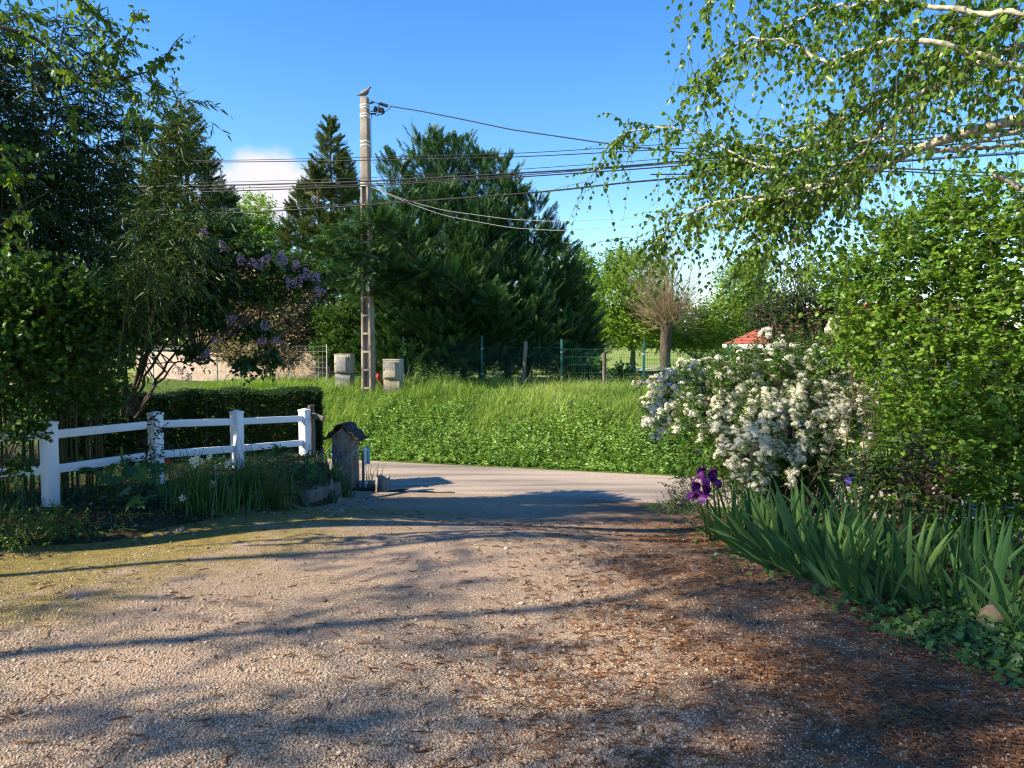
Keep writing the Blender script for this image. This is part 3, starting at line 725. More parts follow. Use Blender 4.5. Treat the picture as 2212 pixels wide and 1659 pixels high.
# pigeon on the pole: one lofted body, beak and feet as parts
pg0 = np.array(pl_(0, 0, zt)) ; 
BIRD = thing('pigeon', 'grey pigeon perched on top of the concrete pole facing right', 'bird', pg0)
a = Acc(); bx = pg0[0]; 
prof = [(-.19, .065, .006, .03), (-.13, .075, .018, .035), (-.07, .1, .05, .055), (0, .125, .07, .065), (.05, .15, .068, .06), (.085, .185, .045, .042), (.1, .225, .03, .03), (.108, .25, .034, .032), (.12, .268, .028, .027), (.135, .268, .012, .013)]
V = []
for x, z, rz_, ry_ in prof:
    for k in range(12):
        t = 2 * math.pi * k / 12; V.append((bx + x * 1.0 + (.35 * rz_ * math.sin(t) * (-1 if x > .06 else -.4)), pg0[1] + ry_ * math.cos(t), pg0[2] + z * .9 + rz_ * math.sin(t)))
Fc = [(i * 12 + k, i * 12 + (k + 1) % 12, (i + 1) * 12 + (k + 1) % 12, (i + 1) * 12 + k) for i in range(len(prof) - 1) for k in range(12)] + [tuple(range(12))[::-1], tuple(range(len(V) - 12, len(V)))]
a.mesh(V, Fc); a.build('body', surfmat('pigeon_plumage', [(.1, .09, .09), (.2, .18, .18), (.26, .24, .23)], 14, .8, .1), BIRD, smooth=True)
a = Acc(); a.tubes(np.array([[bx + .135, pg0[1], pg0[2] + .24], [bx + .165, pg0[1], pg0[2] + .232]]), np.array([[.009, .002]]), 6); a.build('beak', M_insul, BIRD)
for s in (-1, 1):
    a = Acc(); a.tubes(np.array([[bx - .005, pg0[1] + .025 * s, pg0[2] + .06], [bx, pg0[1] + .025 * s, pg0[2] + .004], [bx + .035, pg0[1] + .03 * s, pg0[2] + .004]]), .006, 5); a.build('foot', surfmat('pigeon_leg', [(.25, .09, .07), (.3, .11, .09)], 9), BIRD)

# meter cabinets
M_cab = surfmat('cabinet_cream', [(.22, .19, .14), (.34, .31, .24), (.4, .37, .29)], 9, .65, .1, detail=9)
M_cab2 = surfmat('cabinet_grey', [(.13, .125, .12), (.22, .21, .2), (.3, .285, .26)], 12, .8, .2, detail=9)
def cabinet(x0, x1, yt, ym, yb, Y, door_mat, label, rz):
    c = at((x0 + x1) / 2, yb, Y); z0, zm, z1 = c[2] - .2, at(x0, ym, Y)[2], at(x0, yt, Y)[2]
    w_ = (x1 - x0) / F * Y / 2 * .9; d_ = .13
    t = thing('meter_cabinet', label, 'cabinet', c)
    def P(x, y, z): return (c[0] + x * math.cos(rz) - y * math.sin(rz), c[1] + x * math.sin(rz) + y * math.cos(rz), z)
    a = Acc(); a.box(P(0, 0, (z0 + zm) / 2 - .01), (w_ * .95, d_ * .92, (zm - z0) / 2 - .01), rz); a.build('plinth', M_cab2 if door_mat is M_cab2 else M_pole, t, bevel=.006)
    a = Acc(); a.box(P(0, 0, (zm + z1) / 2), (w_, d_, (z1 - zm) / 2), rz); bd = a.build('cabinet_body', M_cab, t, bevel=.01)
    a = Acc(); a.box(P(-.01, -d_ - .012, (zm + z1) / 2 - .005), (w_ * .86, .012, (z1 - zm) / 2 * .9), rz); dr = a.build('cabinet_door', M_cab, t, bevel=.004)
    a = Acc(); a.box(P(-.005, -d_ - .035, (zm + z1) / 2 - .005), (w_ * .64, .022, (z1 - zm) / 2 * .84), rz, taper=1); a.build('raised_panel', door_mat, dr, bevel=.015)
    a = Acc(); a.box(P(0, 0, z1 + .008), (w_ * 1.03, d_ * 1.08, .009), rz); a.build('cabinet_lid', M_cab, t, bevel=.003)
    a = Acc(); q = np.array(P(-w_ * .76, -d_ - .026, (zm + z1) / 2)); a.tubes(np.array([q, q + np.array([0, -.012, 0])]), .014, 8, cap=True); a.build('lock', M_insul, dr)
cabinet(723.8, 765.4, 766, 805.5, 824, 19.2, M_cab2, 'grey stained electricity meter cabinet left of the concrete pole', R(-14))
cabinet(828.5, 871.6, 777.3, 818, 845, 18.0, M_cab, 'cream electricity meter cabinet on a concrete plinth right of the pole', R(-14))
a = Acc(); P = path([at(815, 808, 18.6), at(820, 818, 18.55), at(828, 832, 18.5)], 10); a.tubes(P, .045, 8, cap=True)
tag(a.build('red_pipe', surfmat('red_plastic', [(.5, .02, .03), (.6, .03, .04)], 6, .4, 0), None, P[-1]), 'short red plastic pipe leaning between the pole and the cream cabinet', 'pipe')

# ================================================================== green mesh fence, old posts, stock fence
M_green = surfmat('green_metal', [(.008, .07, .055), (.012, .095, .075)], 10, .4, 0)
M_clip = surfmat('clip_metal', [(.4, .45, .42), (.5, .55, .5)], 9, .4, 0)
GP = [(872, 728, 20.3), (1041.5, 726, 19.8), (1213.5, 734, 19.1), (1391.5, 737.5, 18.5), (1573, 745, 18.0), (1770, 750, 17.5), (2000, 755, 17.0)]
g0 = at(1213.5, 840, 19.1)
GF = thing('mesh_fence', 'green welded wire mesh fence with green metal posts along the bank top', 'fence', (g0[0], g0[1], float(gz(g0[0], g0[1]))))
gpp = []
for (x, yt, Y) in GP:
    t = at(x, yt, Y); g = float(gz(t[0], t[1])); gpp.append((t[0], t[1], g, t[2]))
    a = Acc(); a.box((t[0], t[1], (g - .1 + t[2]) / 2), (.026, .026, (t[2] - g + .1) / 2), R(-15)); pst = a.build('fence_post', M_green, GF, bevel=.003)
    a = Acc(); a.box((t[0], t[1], t[2] + .008), (.031, .031, .0085), R(-15)); a.build('post_cap', M_green, pst)
    for f in (.25, .75):
        a = Acc(); a.box((t[0], t[1] - .004, g + (t[2] - g) * f), (.032, .03, .014), R(-15)); a.build('clip', M_clip, pst)
for i in range(len(gpp) - 1):
    p, q = gpp[i], gpp[i + 1]; a = Acc(); A0, A1 = np.array(p[:2]), np.array(q[:2]); ln = np.linalg.norm(A1 - A0); n = int(ln / .055)
    z0, z1 = (p[2] + q[2]) / 2 + .03, min(p[3], q[3]) - .17
    nrm2 = np.array([A1[1] - A0[1], A0[0] - A1[0]]) / ln * .03
    t = (np.arange(n) + .5) / n; B = A0 + (A1 - A0) * t[:, None] + nrm2
    a.tubes(np.stack([np.c_[B, np.full(n, z0)], np.c_[B, np.full(n, z1)]], 1), .0032, 3)
    for f in np.linspace(.02, .98, 6):
        z = z0 + (z1 - z0) * f; a.tubes(np.array([[*(A0 + nrm2), z], [*(A1 + nrm2), z]]), .0042, 4)
    a.build('mesh_panel', M_green, GF)
for x, yt, Y, lab in ((1135.5, 738, 19.2, 'leaning grey wooden fence post in front of the dark conifer'), (1306, 762, 18.5, 'split brown wooden fence post with the field behind it'), (1624.5, 778, 22, 'short pale wooden post with the field behind it beside the pollard tree')):
    if x > 1600: x = 1573 + 122; 
    t = at(x if x < 1600 else 1696, yt, Y)
    if yt == 778: t = at(1696 - 0, 742, Y) * 0 + at(1695, 744, Y)
    g = float(gz(t[0], t[1])); a = Acc(); zz = np.linspace(g - .1, t[2], 9); r_ = np.random.default_rng(int(x))
    lean = .09 if x < 1200 else .02
    Pp = np.stack([t[0] - lean * (t[2] - zz) * .6 + r_.normal(0, .006, 9), np.full(9, t[1]), zz], 1)
    a.tubes(Pp, .05 + r_.normal(0, .004, 9)[None], 7, cap=True)
    tag(a.build('wooden_post', M_wood, None, (t[0], t[1], g)), lab, 'post')
M_galv = surfmat('galvanised_wire', [(.3, .31, .3), (.42, .43, .42)], 8, .5, 0)
sf = [(330, 745, 22.6), (468, 744, 22), (622.6, 742, 21.2), (706, 744, 20.6)]
t0 = at(468, 815, 22)
SF = thing('stock_fence', 'thin grey stock fence of square wire behind the lilac and brown bush', 'fence', (t0[0], t0[1], float(gz(t0[0], t0[1]))))
sfp = []
for x, y, Y in sf:
    t = at(x, y, Y); g = float(gz(t[0], t[1])); sfp.append((t[0], t[1], g, t[2])); a = Acc(); a.tubes(np.array([[t[0], t[1], g - .1], t]), .02, 6, cap=True); a.build('steel_post', M_galv, SF)
for i in range(3):
    p, q = sfp[i], sfp[i + 1]; a = Acc(); A0, A1 = np.array(p[:2]), np.array(q[:2]); ln = np.linalg.norm(A1 - A0); n = int(ln / .14); t = np.arange(n + 1) / n; B = A0 + (A1 - A0) * t[:, None]
    z0, z1 = (p[2] + q[2]) / 2 + .05, min(p[3], q[3]) - .05
    a.tubes(np.stack([np.c_[B, np.full(n + 1, z0)], np.c_[B, np.full(n + 1, z1)]], 1), .003, 3)
    for z in np.linspace(z0, z1, 8): a.tubes(np.array([[*A0, z], [*A1, z]]), .003, 3)
    a.build('wire_netting', M_galv, SF)
# rendered wall behind it
M_rend = surfmat('pink_render', [(.36, .27, .2), (.48, .37, .29), (.55, .44, .35)], 7, .95, .5, detail=10)
w0, w1 = at(300, 800, 24.6), at(735, 800, 23.2)
WL = thing('rendered_wall', 'low pale pinkish rendered wall behind the stock fence and brown bush', 'wall', (w0[0], w0[1], float(gz(w0[0], w0[1]))))
def wall_run(a, P, Q, z0, z1, th):
    d = nrm(np.array(Q[:2]) - np.array(P[:2])); n = np.array([-d[1], d[0]]) * th
    V = [(e[0] + s * n[0], e[1] + s * n[1], z) for e in (P, Q) for s, z in ((-1, z0), (1, z0), (1, z1), (-1, z1))]
    a.mesh(V, [(0, 1, 2, 3), (7, 6, 5, 4), (0, 4, 5, 1), (1, 5, 6, 2), (2, 6, 7, 3), (3, 7, 4, 0)])
zt_ = at(500, 757, 24)[2]
a = Acc(); wall_run(a, w0, w1, -.3, zt_, .1); a.build('wall_panel', M_rend, WL, bevel=.01)
a = Acc(); wall_run(a, w0, w1, zt_ + .001, zt_ + .07, .14); a.build('coping', M_conc, WL, bevel=.01)

# ================================================================== house and hut beyond the fence
M_roof = surfmat('red_roof_tiles', [(.16, .04, .03), (.3, .08, .055), (.4, .12, .08)], 9, .85, .5, stretch=(1, 1, 3))
M_house = surfmat('house_render', [(.45, .36, .28), (.55, .45, .36)], 5, .9, .2)
M_fascia = surfmat('white_fascia', [(.78, .78, .76), (.82, .82, .8)], 4, .5, 0)
e0, e1 = at(1562, 768, 27), at(1790, 716, 19.5)
hx = nrm((e1 - e0)[:2]); hy = np.array([-hx[1], hx[0]])
if hy[0] < 0: hy = -hy
ze = (e0[2] + e1[2]) / 2; L_ = np.linalg.norm((e1 - e0)[:2]) ; dep = 6.
HS = thing('house', 'low house with a red tiled roof and white fascia behind the flowering shrub', 'house', (e0[0], e0[1], float(gz(e0[0], e0[1]))))
def H(u, v, z): return (e0[0] + hx[0] * u + hy[0] * v, e0[1] + hx[1] * u + hy[1] * v, z)
a = Acc(); V = [H(u, v, z) for z in (-.3, ze - .1) for u, v in ((.4, .4), (L_ - .4, .4), (L_ - .4, dep - .4), (.4, dep - .4))]
V += [H(.4, dep / 2, ze + .8), H(L_ - .4, dep / 2, ze + .8)]
a.mesh(V, [(0, 1, 5, 4), (1, 2, 6, 9, 5), (2, 3, 7, 6), (3, 0, 4, 8, 7)]); hw_wall = a.build('house_wall', M_house, HS)
a = Acc(); rh = 1.25
for v0, v1, in ((0, dep / 2), (dep, dep / 2)):
    nrow = 12
    for k in range(nrow):
        fa, fb = k / nrow, (k + 1) / nrow + .02
        A_, B_ = v0 + (v1 - v0) * fa, v0 + (v1 - v0) * min(fb, 1); za, zb_ = ze + rh * fa + .03, ze + rh * min(fb, 1)
        n = 60; us_ = np.linspace(0, L_, n * 2 + 1); zz = .025 * (np.arange(n * 2 + 1) % 2)
        V = [H(u, A_, za + z) for u, z in zip(us_, zz)] + [H(u, B_, zb_ + z) for u, z in zip(us_, zz)]
        m_ = len(us_); a.mesh(V, [(j, j + 1, m_ + j + 1, m_ + j) for j in range(m_ - 1)])
a.build('roof', M_roof, HS)
a = Acc(); V = [H(u, v, z) for u in (0, L_) for v, z in ((-.03, ze - .13), (.0, ze - .13), (.0, ze + .02), (-.03, ze + .02))]
a.mesh(V, [(0, 1, 2, 3), (7, 6, 5, 4), (0, 4, 5, 1), (1, 5, 6, 2), (2, 6, 7, 3), (3, 7, 4, 0)]); a.build('fascia', M_fascia, HS)
hb = at(1425, 826, 21.5); hb[2] = float(gz(hb[0], hb[1]))
HT = thing('garden_hut', 'low brown plank hut with a grey curved roof behind the mesh fence', 'hut', hb)
zt2 = at(1425, 797, 21.5)[2]
a = Acc(); 
for k in range(9): a.box((hb[0] - .55 + k * .138, hb[1] - .01 * (k % 2), (hb[2] - .1 + zt2 - .06) / 2), (.066, .03, (zt2 - .06 - hb[2] + .1) / 2), 0, k / 9)
a.box((hb[0], hb[1] + .4, (hb[2] + zt2) / 2 - .1), (.6, .34, (zt2 - hb[2]) / 2), 0); a.build('plank_wall', surfmat('brown_planks', [(.1, .05, .03), (.2, .1, .06)], 10, .85, .3, use_val=True), HT)
a = Acc(); t = np.linspace(-1, 1, 12); V = [(hb[0] + .72 * q, hb[1] + y, zt2 - .09 + .1 * (1 - q * q) + o) for y in (-.1, .85) for o in (0, .02) for q in t]
Fc = []
for k in range(11): Fc += [(12 + k, 13 + k, 37 + k, 36 + k), (1 + k, k, 24 + k, 25 + k), (k, k + 1, 13 + k, 12 + k)]
a.mesh(V, Fc); a.build('hut_roof', surfmat('grey_felt', [(.2, .2, .21), (.3, .3, .31)], 8), HT)
# ================================================================== plant materials
M_bark1 = surfmat('dark_bark', [(.03, .024, .018), (.075, .06, .045), (.12, .1, .08)], 20, .95, .6, stretch=(1, 1, .3))
M_bark2 = surfmat('brown_twig', [(.07, .045, .028), (.14, .1, .065)], 20, .9, .3)
M_birch_bark = surfmat('pale_lichened_bark', [(.07, .06, .045), (.3, .27, .2), (.45, .42, .32), (.55, .52, .42)], 22, .9, .5, pos=[0, .3, .65, 1])
M_con = leafmat('conifer_spray', [(.01, .034, .013), (.034, .088, .032), (.1, .185, .075)], .18, .55, .3, (1.2, 1.2, .6))
M_con2 = leafmat('olive_conifer_spray', [(.03, .055, .02), (.07, .11, .035), (.14, .16, .06)], .18, .6, .25, (1.2, 1.2, .6))
M_con3 = leafmat('bluish_conifer_spray', [(.018, .045, .022), (.045, .085, .04), (.1, .15, .08)], .15, .6, .25)
M_limed = leafmat('lime_leaf', [(.045, .09, .014), (.09, .17, .025), (.16, .25, .04)], .45, .5, .3)  # green darkened to stand for the shade these branches hang in
M_lime = leafmat('spring_green_leaf', [(.075, .16, .02), (.15, .27, .035), (.25, .38, .06)], .45, .5, .3)
M_mid = leafmat('mid_green_leaf', [(.03, .075, .015), (.06, .14, .02), (.11, .2, .035)], .4, .45, .4)
M_birchl = leafmat('birch_leaf', [(.045, .1, .014), (.1, .19, .024), (.19, .3, .04)], .5, .35, .5)
M_shrub = leafmat('bright_shrub_leaf', [(.06, .13, .022), (.13, .24, .036), (.21, .34, .06)], .42, .42, .4)
M_dark = leafmat('dark_green_leaf', [(.012, .035, .012), (.028, .07, .018), (.05, .11, .028)], .3, .4, .4)
M_bamb = leafmat('bamboo_leaf', [(.014, .034, .01), (.034, .07, .016), (.085, .1, .022)], .35, .45, .4)
M_lil = leafmat('lilac_leaf', [(.018, .05, .015), (.04, .095, .02), (.075, .15, .03)], .38, .4, .4)
M_brown = leafmat('brownish_leaf', [(.2, .15, .085), (.42, .33, .2), (.27, .29, .1)], .3, .6, .2, (1.1, 1.1, .7))
M_grass = leafmat('bank_grass_blade', [(.06, .13, .025), (.16, .28, .05), (.36, .43, .17)], .5, .5, .3)
M_nettle = leafmat('nettle_leaf', [(.07, .15, .03), (.14, .26, .05), (.26, .38, .11)], .35, .45, .35)
M_iris = leafmat('iris_leaf', [(.022, .065, .03), (.045, .11, .045), (.12, .2, .07)], .3, .5, .25, (1.1, 1.2, .6))
M_strap = leafmat('strap_leaf', [(.025, .07, .025), (.05, .125, .042), (.1, .19, .06)], .3, .4, .4)
M_straw = leafmat('pale_grass_blade', [(.05, .08, .03), (.11, .15, .05), (.22, .2, .09)], .35, .5, .3)
M_petalw = leafmat('white_petal', [(.66, .61, .46), (.76, .73, .58), (.82, .8, .7)], .3, .6, .2, (1, 1, .95))
M_petall = leafmat('lilac_petal', [(.26, .15, .25), (.44, .3, .42), (.6, .46, .58)], .3, .6, .2, (1, .9, 1))
M_purple = leafmat('purple_petal', [(.035, .004, .05), (.07, .008, .1), (.12, .015, .15)], .25, .5, .3, (1.2, .7, 1.))
M_blue = leafmat('blue_petal', [(.025, .018, .17), (.05, .035, .28), (.12, .09, .42)], .3, .5, .3, (1, .9, 1.1))
M_red = leafmat('red_petal', [(.45, .01, .015), (.6, .02, .03)], .3, .4, .3, (1, .6, .6))
M_cream = leafmat('cream_petal', [(.7, .7, .5), (.8, .8, .66)], .3, .5, .2, (1, 1, .9))
M_yel = leafmat('yellow_petal', [(.6, .4, .03), (.75, .55, .05)], .3, .5, .2)
M_rosel = leafmat('rose_leaf', [(.05, .018, .014), (.03, .055, .022), (.055, .09, .03)], .3, .35, .4, (1.2, 1, .6))

# ================================================================== conifers
def plume(leaf, r, x, y, z0, z1, rad, n, ss, tp, pw=.75, vb=.5, up=.75, inner=.3):
    """one leader clothed in rising boughs, every bough a tuft of flat feathery sprays"""
    nb = max(8, int(n / 12)); per = max(6, int(n / nb))
    bu = r.uniform(0, 1, nb) ** .9; ba = r.uniform(0, 2 * math.pi, nb); L = rad * ((1 - bu) ** pw * (.8 + .2 * np.minimum(1, bu / .1))) * r.uniform(.78, 1.14, nb) + .12; el = up * r.uniform(.55, 1.25, nb) * (.55 + .9 * bu); bv = r.normal(0, .16, nb)
    k = np.repeat(np.arange(nb), per); n = len(k); t = inner + (1 - inner) * r.uniform(0, 1, n) ** .75
    H = np.stack([np.cos(ba), np.sin(ba), np.zeros(nb)], 1)[k]; S = np.stack([-H[:, 1], H[:, 0], np.zeros(n)], 1); l = L[k]; e = el[k]
    lat = r.normal(0, 1, n) * .3 * l * (1.15 - t); vert = r.normal(0, 1, n) * .13 * l * (1.2 - t)
    P = np.array([x, y, 0]) + H * (l * t)[:, None] + S * lat[:, None]; P[:, 2] = np.maximum(z0 + (z1 - z0) * bu[k] + l * t * e * (.6 + .4 * t) + vert, z0 - .1)
    d = H + np.array([0, 0, 1.]) * (e * (.7 + .9 * t))[:, None] + S * (lat / (.3 * l + .05) * .5)[:, None] + r.normal(0, .28, (n, 3))
    s = ss * r.uniform(.65, 1.25, n) * (1 - .3 * bu[k])
    leaf.inst(tp, P - nrm(d) * s[:, None] * .4, d, np.array([0, 0, .7]) - H * .4 + r.normal(0, .6, (n, 3)), s, np.clip(vb + bv[k] + r.normal(0, .1, n), 0, 1))
    m = 18; uu = 1 - np.linspace(0, .13, m)
    leaf.inst(tp, np.stack([np.full(m, x), np.full(m, y), z0 + (z1 - z0) * uu], 1) + r.normal(0, .03, (m, 3)), np.array([0, 0, 1]) + r.normal(0, .3, (m, 3)), r.normal(0, 1, (m, 3)), ss * np.linspace(.55, .85, m), vb + .15)
def bough(leaf, wood, r, P, n, rad, ss, tp, vb=.5):
    """a long side bough with sprays along it"""
    Q = path(P, 24); wood.tubes(Q, np.linspace(.05, .01, 24)[None], 5)
    t = r.uniform(.2, 1, n) ** .8; i = t * 23; i0 = np.clip(i.astype(int), 0, 22); B = Q[i0] + (Q[i0 + 1] - Q[i0]) * (i - i0)[:, None]
    tg = nrm(Q[i0 + 1] - Q[i0]); off = r.normal(0, 1, (n, 3)) * np.array([1, 1, .55]) * (rad * (1.15 - .75 * t))[:, None] * .5
    d = tg + nrm(off) * .8 + np.array([0, 0, .25]) + r.normal(0, .2, (n, 3))
    leaf.inst(tp, B + off * .6, d, np.array([0, 0, 1.]) + r.normal(0, .5, (n, 3)), ss * r.uniform(.6, 1.2, n), np.clip(vb + r.normal(0, .15, n), 0, 1))
r = np.random.default_rng(21)
bc = onground(-.9, 23.3)
BC = thing('conifer_tree', 'large dense dark green conifer with several tips behind the mesh fence and pole', 'tree', bc)
a, wd = Acc(), Acc()
PL = [(850, 345, 22.8, 1.25, 560), (918, 281, 23.4, 1.35, 760), (958, 300, 24.2, 1.3, 620), (990, 303, 23.2, 1.35, 700), (1042, 333, 23.2, 1.35, 760), (1085, 345, 23.9, 1.2, 560), (1100, 392, 22.9, 1.2, 600), (1152, 430, 23.4, 1.2, 560),
      (1195, 500, 23.4, 1.15, 520), (1232, 575, 23.4, 1.0, 420), (1258, 650, 23.5, .8, 260), (822, 455, 22.5, 1.2, 520), (800, 520, 21.6, 1.1, 460), (880, 420, 22.2, 1.25, 560), (955, 400, 22.2, 1.25, 600), (1045, 430, 22.2, 1.25, 600), (1005, 500, 21.5, 1.2, 560), (905, 545, 21.3, 1.2, 520), (1110, 550, 22.0, 1.15, 520), (855, 620, 21.0, 1.0, 380), (965, 640, 20.9, 1.0, 360), (1060, 640, 21.2, 1.0, 360), (1160, 640, 21.8, 1.0, 360), (1215, 690, 22.2, .8, 240)]
for x, yt, Y, rad, n in PL:
    t = at(x, yt, Y); g = float(gz(t[0], t[1]))
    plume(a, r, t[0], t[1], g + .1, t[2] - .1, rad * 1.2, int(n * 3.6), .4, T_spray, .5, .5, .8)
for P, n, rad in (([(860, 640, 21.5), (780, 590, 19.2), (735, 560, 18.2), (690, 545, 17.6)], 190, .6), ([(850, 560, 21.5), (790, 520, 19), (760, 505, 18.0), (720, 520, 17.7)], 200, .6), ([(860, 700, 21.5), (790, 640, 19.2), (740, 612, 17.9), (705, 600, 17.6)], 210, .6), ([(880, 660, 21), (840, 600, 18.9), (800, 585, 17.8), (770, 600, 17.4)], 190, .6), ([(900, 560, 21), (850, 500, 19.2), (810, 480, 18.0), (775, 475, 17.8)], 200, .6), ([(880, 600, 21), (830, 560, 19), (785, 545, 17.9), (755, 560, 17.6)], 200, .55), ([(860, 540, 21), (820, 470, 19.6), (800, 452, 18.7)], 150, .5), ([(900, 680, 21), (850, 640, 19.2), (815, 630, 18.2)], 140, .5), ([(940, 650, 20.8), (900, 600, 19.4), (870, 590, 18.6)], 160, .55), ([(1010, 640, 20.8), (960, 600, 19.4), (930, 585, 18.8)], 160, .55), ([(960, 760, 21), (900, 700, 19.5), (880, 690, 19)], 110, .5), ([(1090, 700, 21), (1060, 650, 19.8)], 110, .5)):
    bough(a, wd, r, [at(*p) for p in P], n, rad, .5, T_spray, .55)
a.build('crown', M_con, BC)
for k in range(7):
    x = [880, 930, 985, 1040, 1095, 1140, 1000][k]; q = at(x, 830, 23.2 + .2 * (k % 3)); q[2] = float(gz(q[0], q[1])) - .1; tpp = at(x, 420 + 12 * k, 23.3)
    limb(wd, [q, (q + tpp) / 2 + r.normal(0, .1, 3), tpp], .13, .03, 12, 6, r, .02)
wd.build('trunk', M_bark1, BC)
def con_tree(name, label, tops, mat, ss, tp, seed, pw=.9, vb=.5, ybase=None, dead=0, up=.5):
    r = np.random.default_rng(seed); a, wd = Acc(), Acc(); x, yt, Y = tops[0][:3]; t = at(x, yt, Y); g = float(gz(t[0], t[1]))
    root = thing(name, label, 'tree', (t[0], t[1], g))
    for (x, yt, Y, rad, n, zlow) in tops:
        t = at(x, yt, Y); g = float(gz(t[0], t[1])); zb_ = at(x, zlow, Y)[2]
        plume(a, r, t[0], t[1], zb_, t[2] + .1, rad, n, ss, tp, pw, vb, up, .25)
        wd.tubes(path([(t[0], t[1], g - .1), (t[0] + .05, t[1], (g + t[2]) / 2), (t[0], t[1], t[2] - .3)], 10), np.linspace(.16, .03, 10)[None], 6)
        for k in range(26):
            u = r.uniform(.05, .85); z = zb_ + (t[2] - zb_) * u; an = r.uniform(0, 6.3); l = rad * (1 - u) ** pw * .9
            wd.tubes(path([(t[0], t[1], z), (t[0] + math.cos(an) * l * .5, t[1] + math.sin(an) * l * .5, z + l * .12), (t[0] + math.cos(an) * l, t[1] + math.sin(an) * l, z + l * .5)], 6), np.linspace(.035, .008, 6)[None], 4)
    a.build('crown', mat, root); wd.build('trunk', M_bark2, root)
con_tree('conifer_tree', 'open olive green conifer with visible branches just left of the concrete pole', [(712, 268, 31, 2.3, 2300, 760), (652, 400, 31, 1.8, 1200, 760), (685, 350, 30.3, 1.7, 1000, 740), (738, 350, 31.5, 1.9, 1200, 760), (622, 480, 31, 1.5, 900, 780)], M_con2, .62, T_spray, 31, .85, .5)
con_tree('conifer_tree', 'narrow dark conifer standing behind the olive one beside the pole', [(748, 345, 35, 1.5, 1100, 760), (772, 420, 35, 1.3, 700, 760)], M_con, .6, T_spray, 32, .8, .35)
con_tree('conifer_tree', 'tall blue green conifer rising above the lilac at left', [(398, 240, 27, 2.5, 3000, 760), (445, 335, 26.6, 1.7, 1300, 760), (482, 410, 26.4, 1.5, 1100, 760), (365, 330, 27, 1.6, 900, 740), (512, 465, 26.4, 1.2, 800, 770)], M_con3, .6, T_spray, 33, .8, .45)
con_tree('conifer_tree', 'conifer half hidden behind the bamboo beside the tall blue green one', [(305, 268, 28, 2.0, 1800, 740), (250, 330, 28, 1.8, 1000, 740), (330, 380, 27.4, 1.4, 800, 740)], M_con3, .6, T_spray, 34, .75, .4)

# ================================================================== broad-leaved trees beyond the fence
def ED(x, y, Y, rx, ry, rz): return (at(x, y, Y), np.array([rx, ry, rz]))
def tree(name, label, bx, by, Y, ells, mat, tp, ls, dens, seed, cat='tree', trunk=.14, fork=.35, m=9, tl=.7, val=(.25, .75), bark=None, lo=.35, droop=.1, hang=.15, up=.35, stems=1, side=.8):
    r = np.random.default_rng(seed); b = at(bx, by, Y); b[2] = float(gz(b[0], b[1])); root = thing(name, label, cat, b)
    a, wd = Acc(), Acc(); cz = np.mean([e[0] for e in ells], 0)
    f = b + (cz - b) * fork; f[:2] = b[:2] + (f[:2] - b[:2]) * .5
    if stems == 1: limb(wd, [b - [0, 0, .1], (b + f) / 2 + r.normal(0, .03, 3), f], trunk, trunk * .7, 10, 8, r, .015)
    else:
        for _ in range(stems): limb(wd, [b + r.normal(0, .12, 3) * [1, 1, 0] - [0, 0, .05], (b + f) / 2 + r.normal(0, .12, 3), f + r.normal(0, .2, 3)], trunk * .6, trunk * .3, 8, 5, r, .02)
    crown(a, wd, r, ells, f, tp, ls, m, tl, dens, droop, hang, side, up, trunk, val, lo)
    a.build('crown', mat, root); wd.build('trunk', bark or M_bark1, root); return root
tree('broadleaf_tree', 'bright green young oak with a forked dark trunk behind the mesh fence', 1368, 812, 32, [ED(1330, 640, 32, 1.3, 1.4, 1.), ED(1375, 590, 32.4, 1.3, 1.4, .95), ED(1395, 660, 32, 1., 1.3, .9), ED(1310, 700, 31.7, 1.15, 1.3, .75), ED(1370, 720, 31.5, 1.15, 1.2, .65), ED(1420, 690, 32, .9, 1, .65), ED(1340, 565, 32.7, .9, .9, .6)], M_lime, T_oval, .16, 85, 41, m=9, tl=.6)
tree('broadleaf_tree', 'yellow green tree showing past the dark conifer on its right side', 1262, 795, 38, [ED(1225, 575, 38, 1.5, 1.5, 1.15), ED(1270, 620, 38, 1.3, 1.5, 1.15), ED(1240, 660, 37.6, 1.4, 1.5, 1.15), ED(1290, 690, 37.5, 1.2, 1.3, .9), ED(1250, 720, 37.4, 1.4, 1.3, .8)], M_lime, T_oval, .19, 65, 42, m=9, tl=.7, val=(.45, .95))
tree('broadleaf_tree', 'pale green tree seen between the pollard and the house roof', 1610, 800, 33, [ED(1600, 620, 33, 1.3, 1.3, 1.1), ED(1640, 660, 33, 1.4, 1.3, 1.1), ED(1560, 690, 32.5, 1.5, 1.3, .9), ED(1680, 700, 33, 1.4, 1.2, .9), ED(1625, 580, 33, .8, .8, .6), ED(1520, 730, 32, 1.3, 1.2, .6)], M_lime, T_oval, .15, 95, 43, m=9, tl=.8, val=(.2, .7))
tree('broadleaf_tree', 'dark leaved tree low behind the pollard at the field edge', 1500, 800, 40, [ED(1490, 700, 40, 2.2, 1.6, 1.0), ED(1560, 720, 40, 2.4, 1.6, .9), ED(1640, 740, 40, 2.4, 1.6, .7), ED(1440, 725, 40, 1.6, 1.4, .7)], M_mid, T_oval, .2, 60, 44, m=9, tl=.9)
tree('broadleaf_tree', 'light green tree top between the conifers under the white cloud', 560, 800, 38, [ED(548, 470, 38, 1.2, 1.2, 1.2), ED(570, 520, 38, 1.2, 1.2, 1.0), ED(540, 560, 38, 1.5, 1.3, 1.2), ED(560, 640, 38, 1.6, 1.3, 1.4)], M_lime, T_oval, .17, 90, 45, val=(.5, .95))
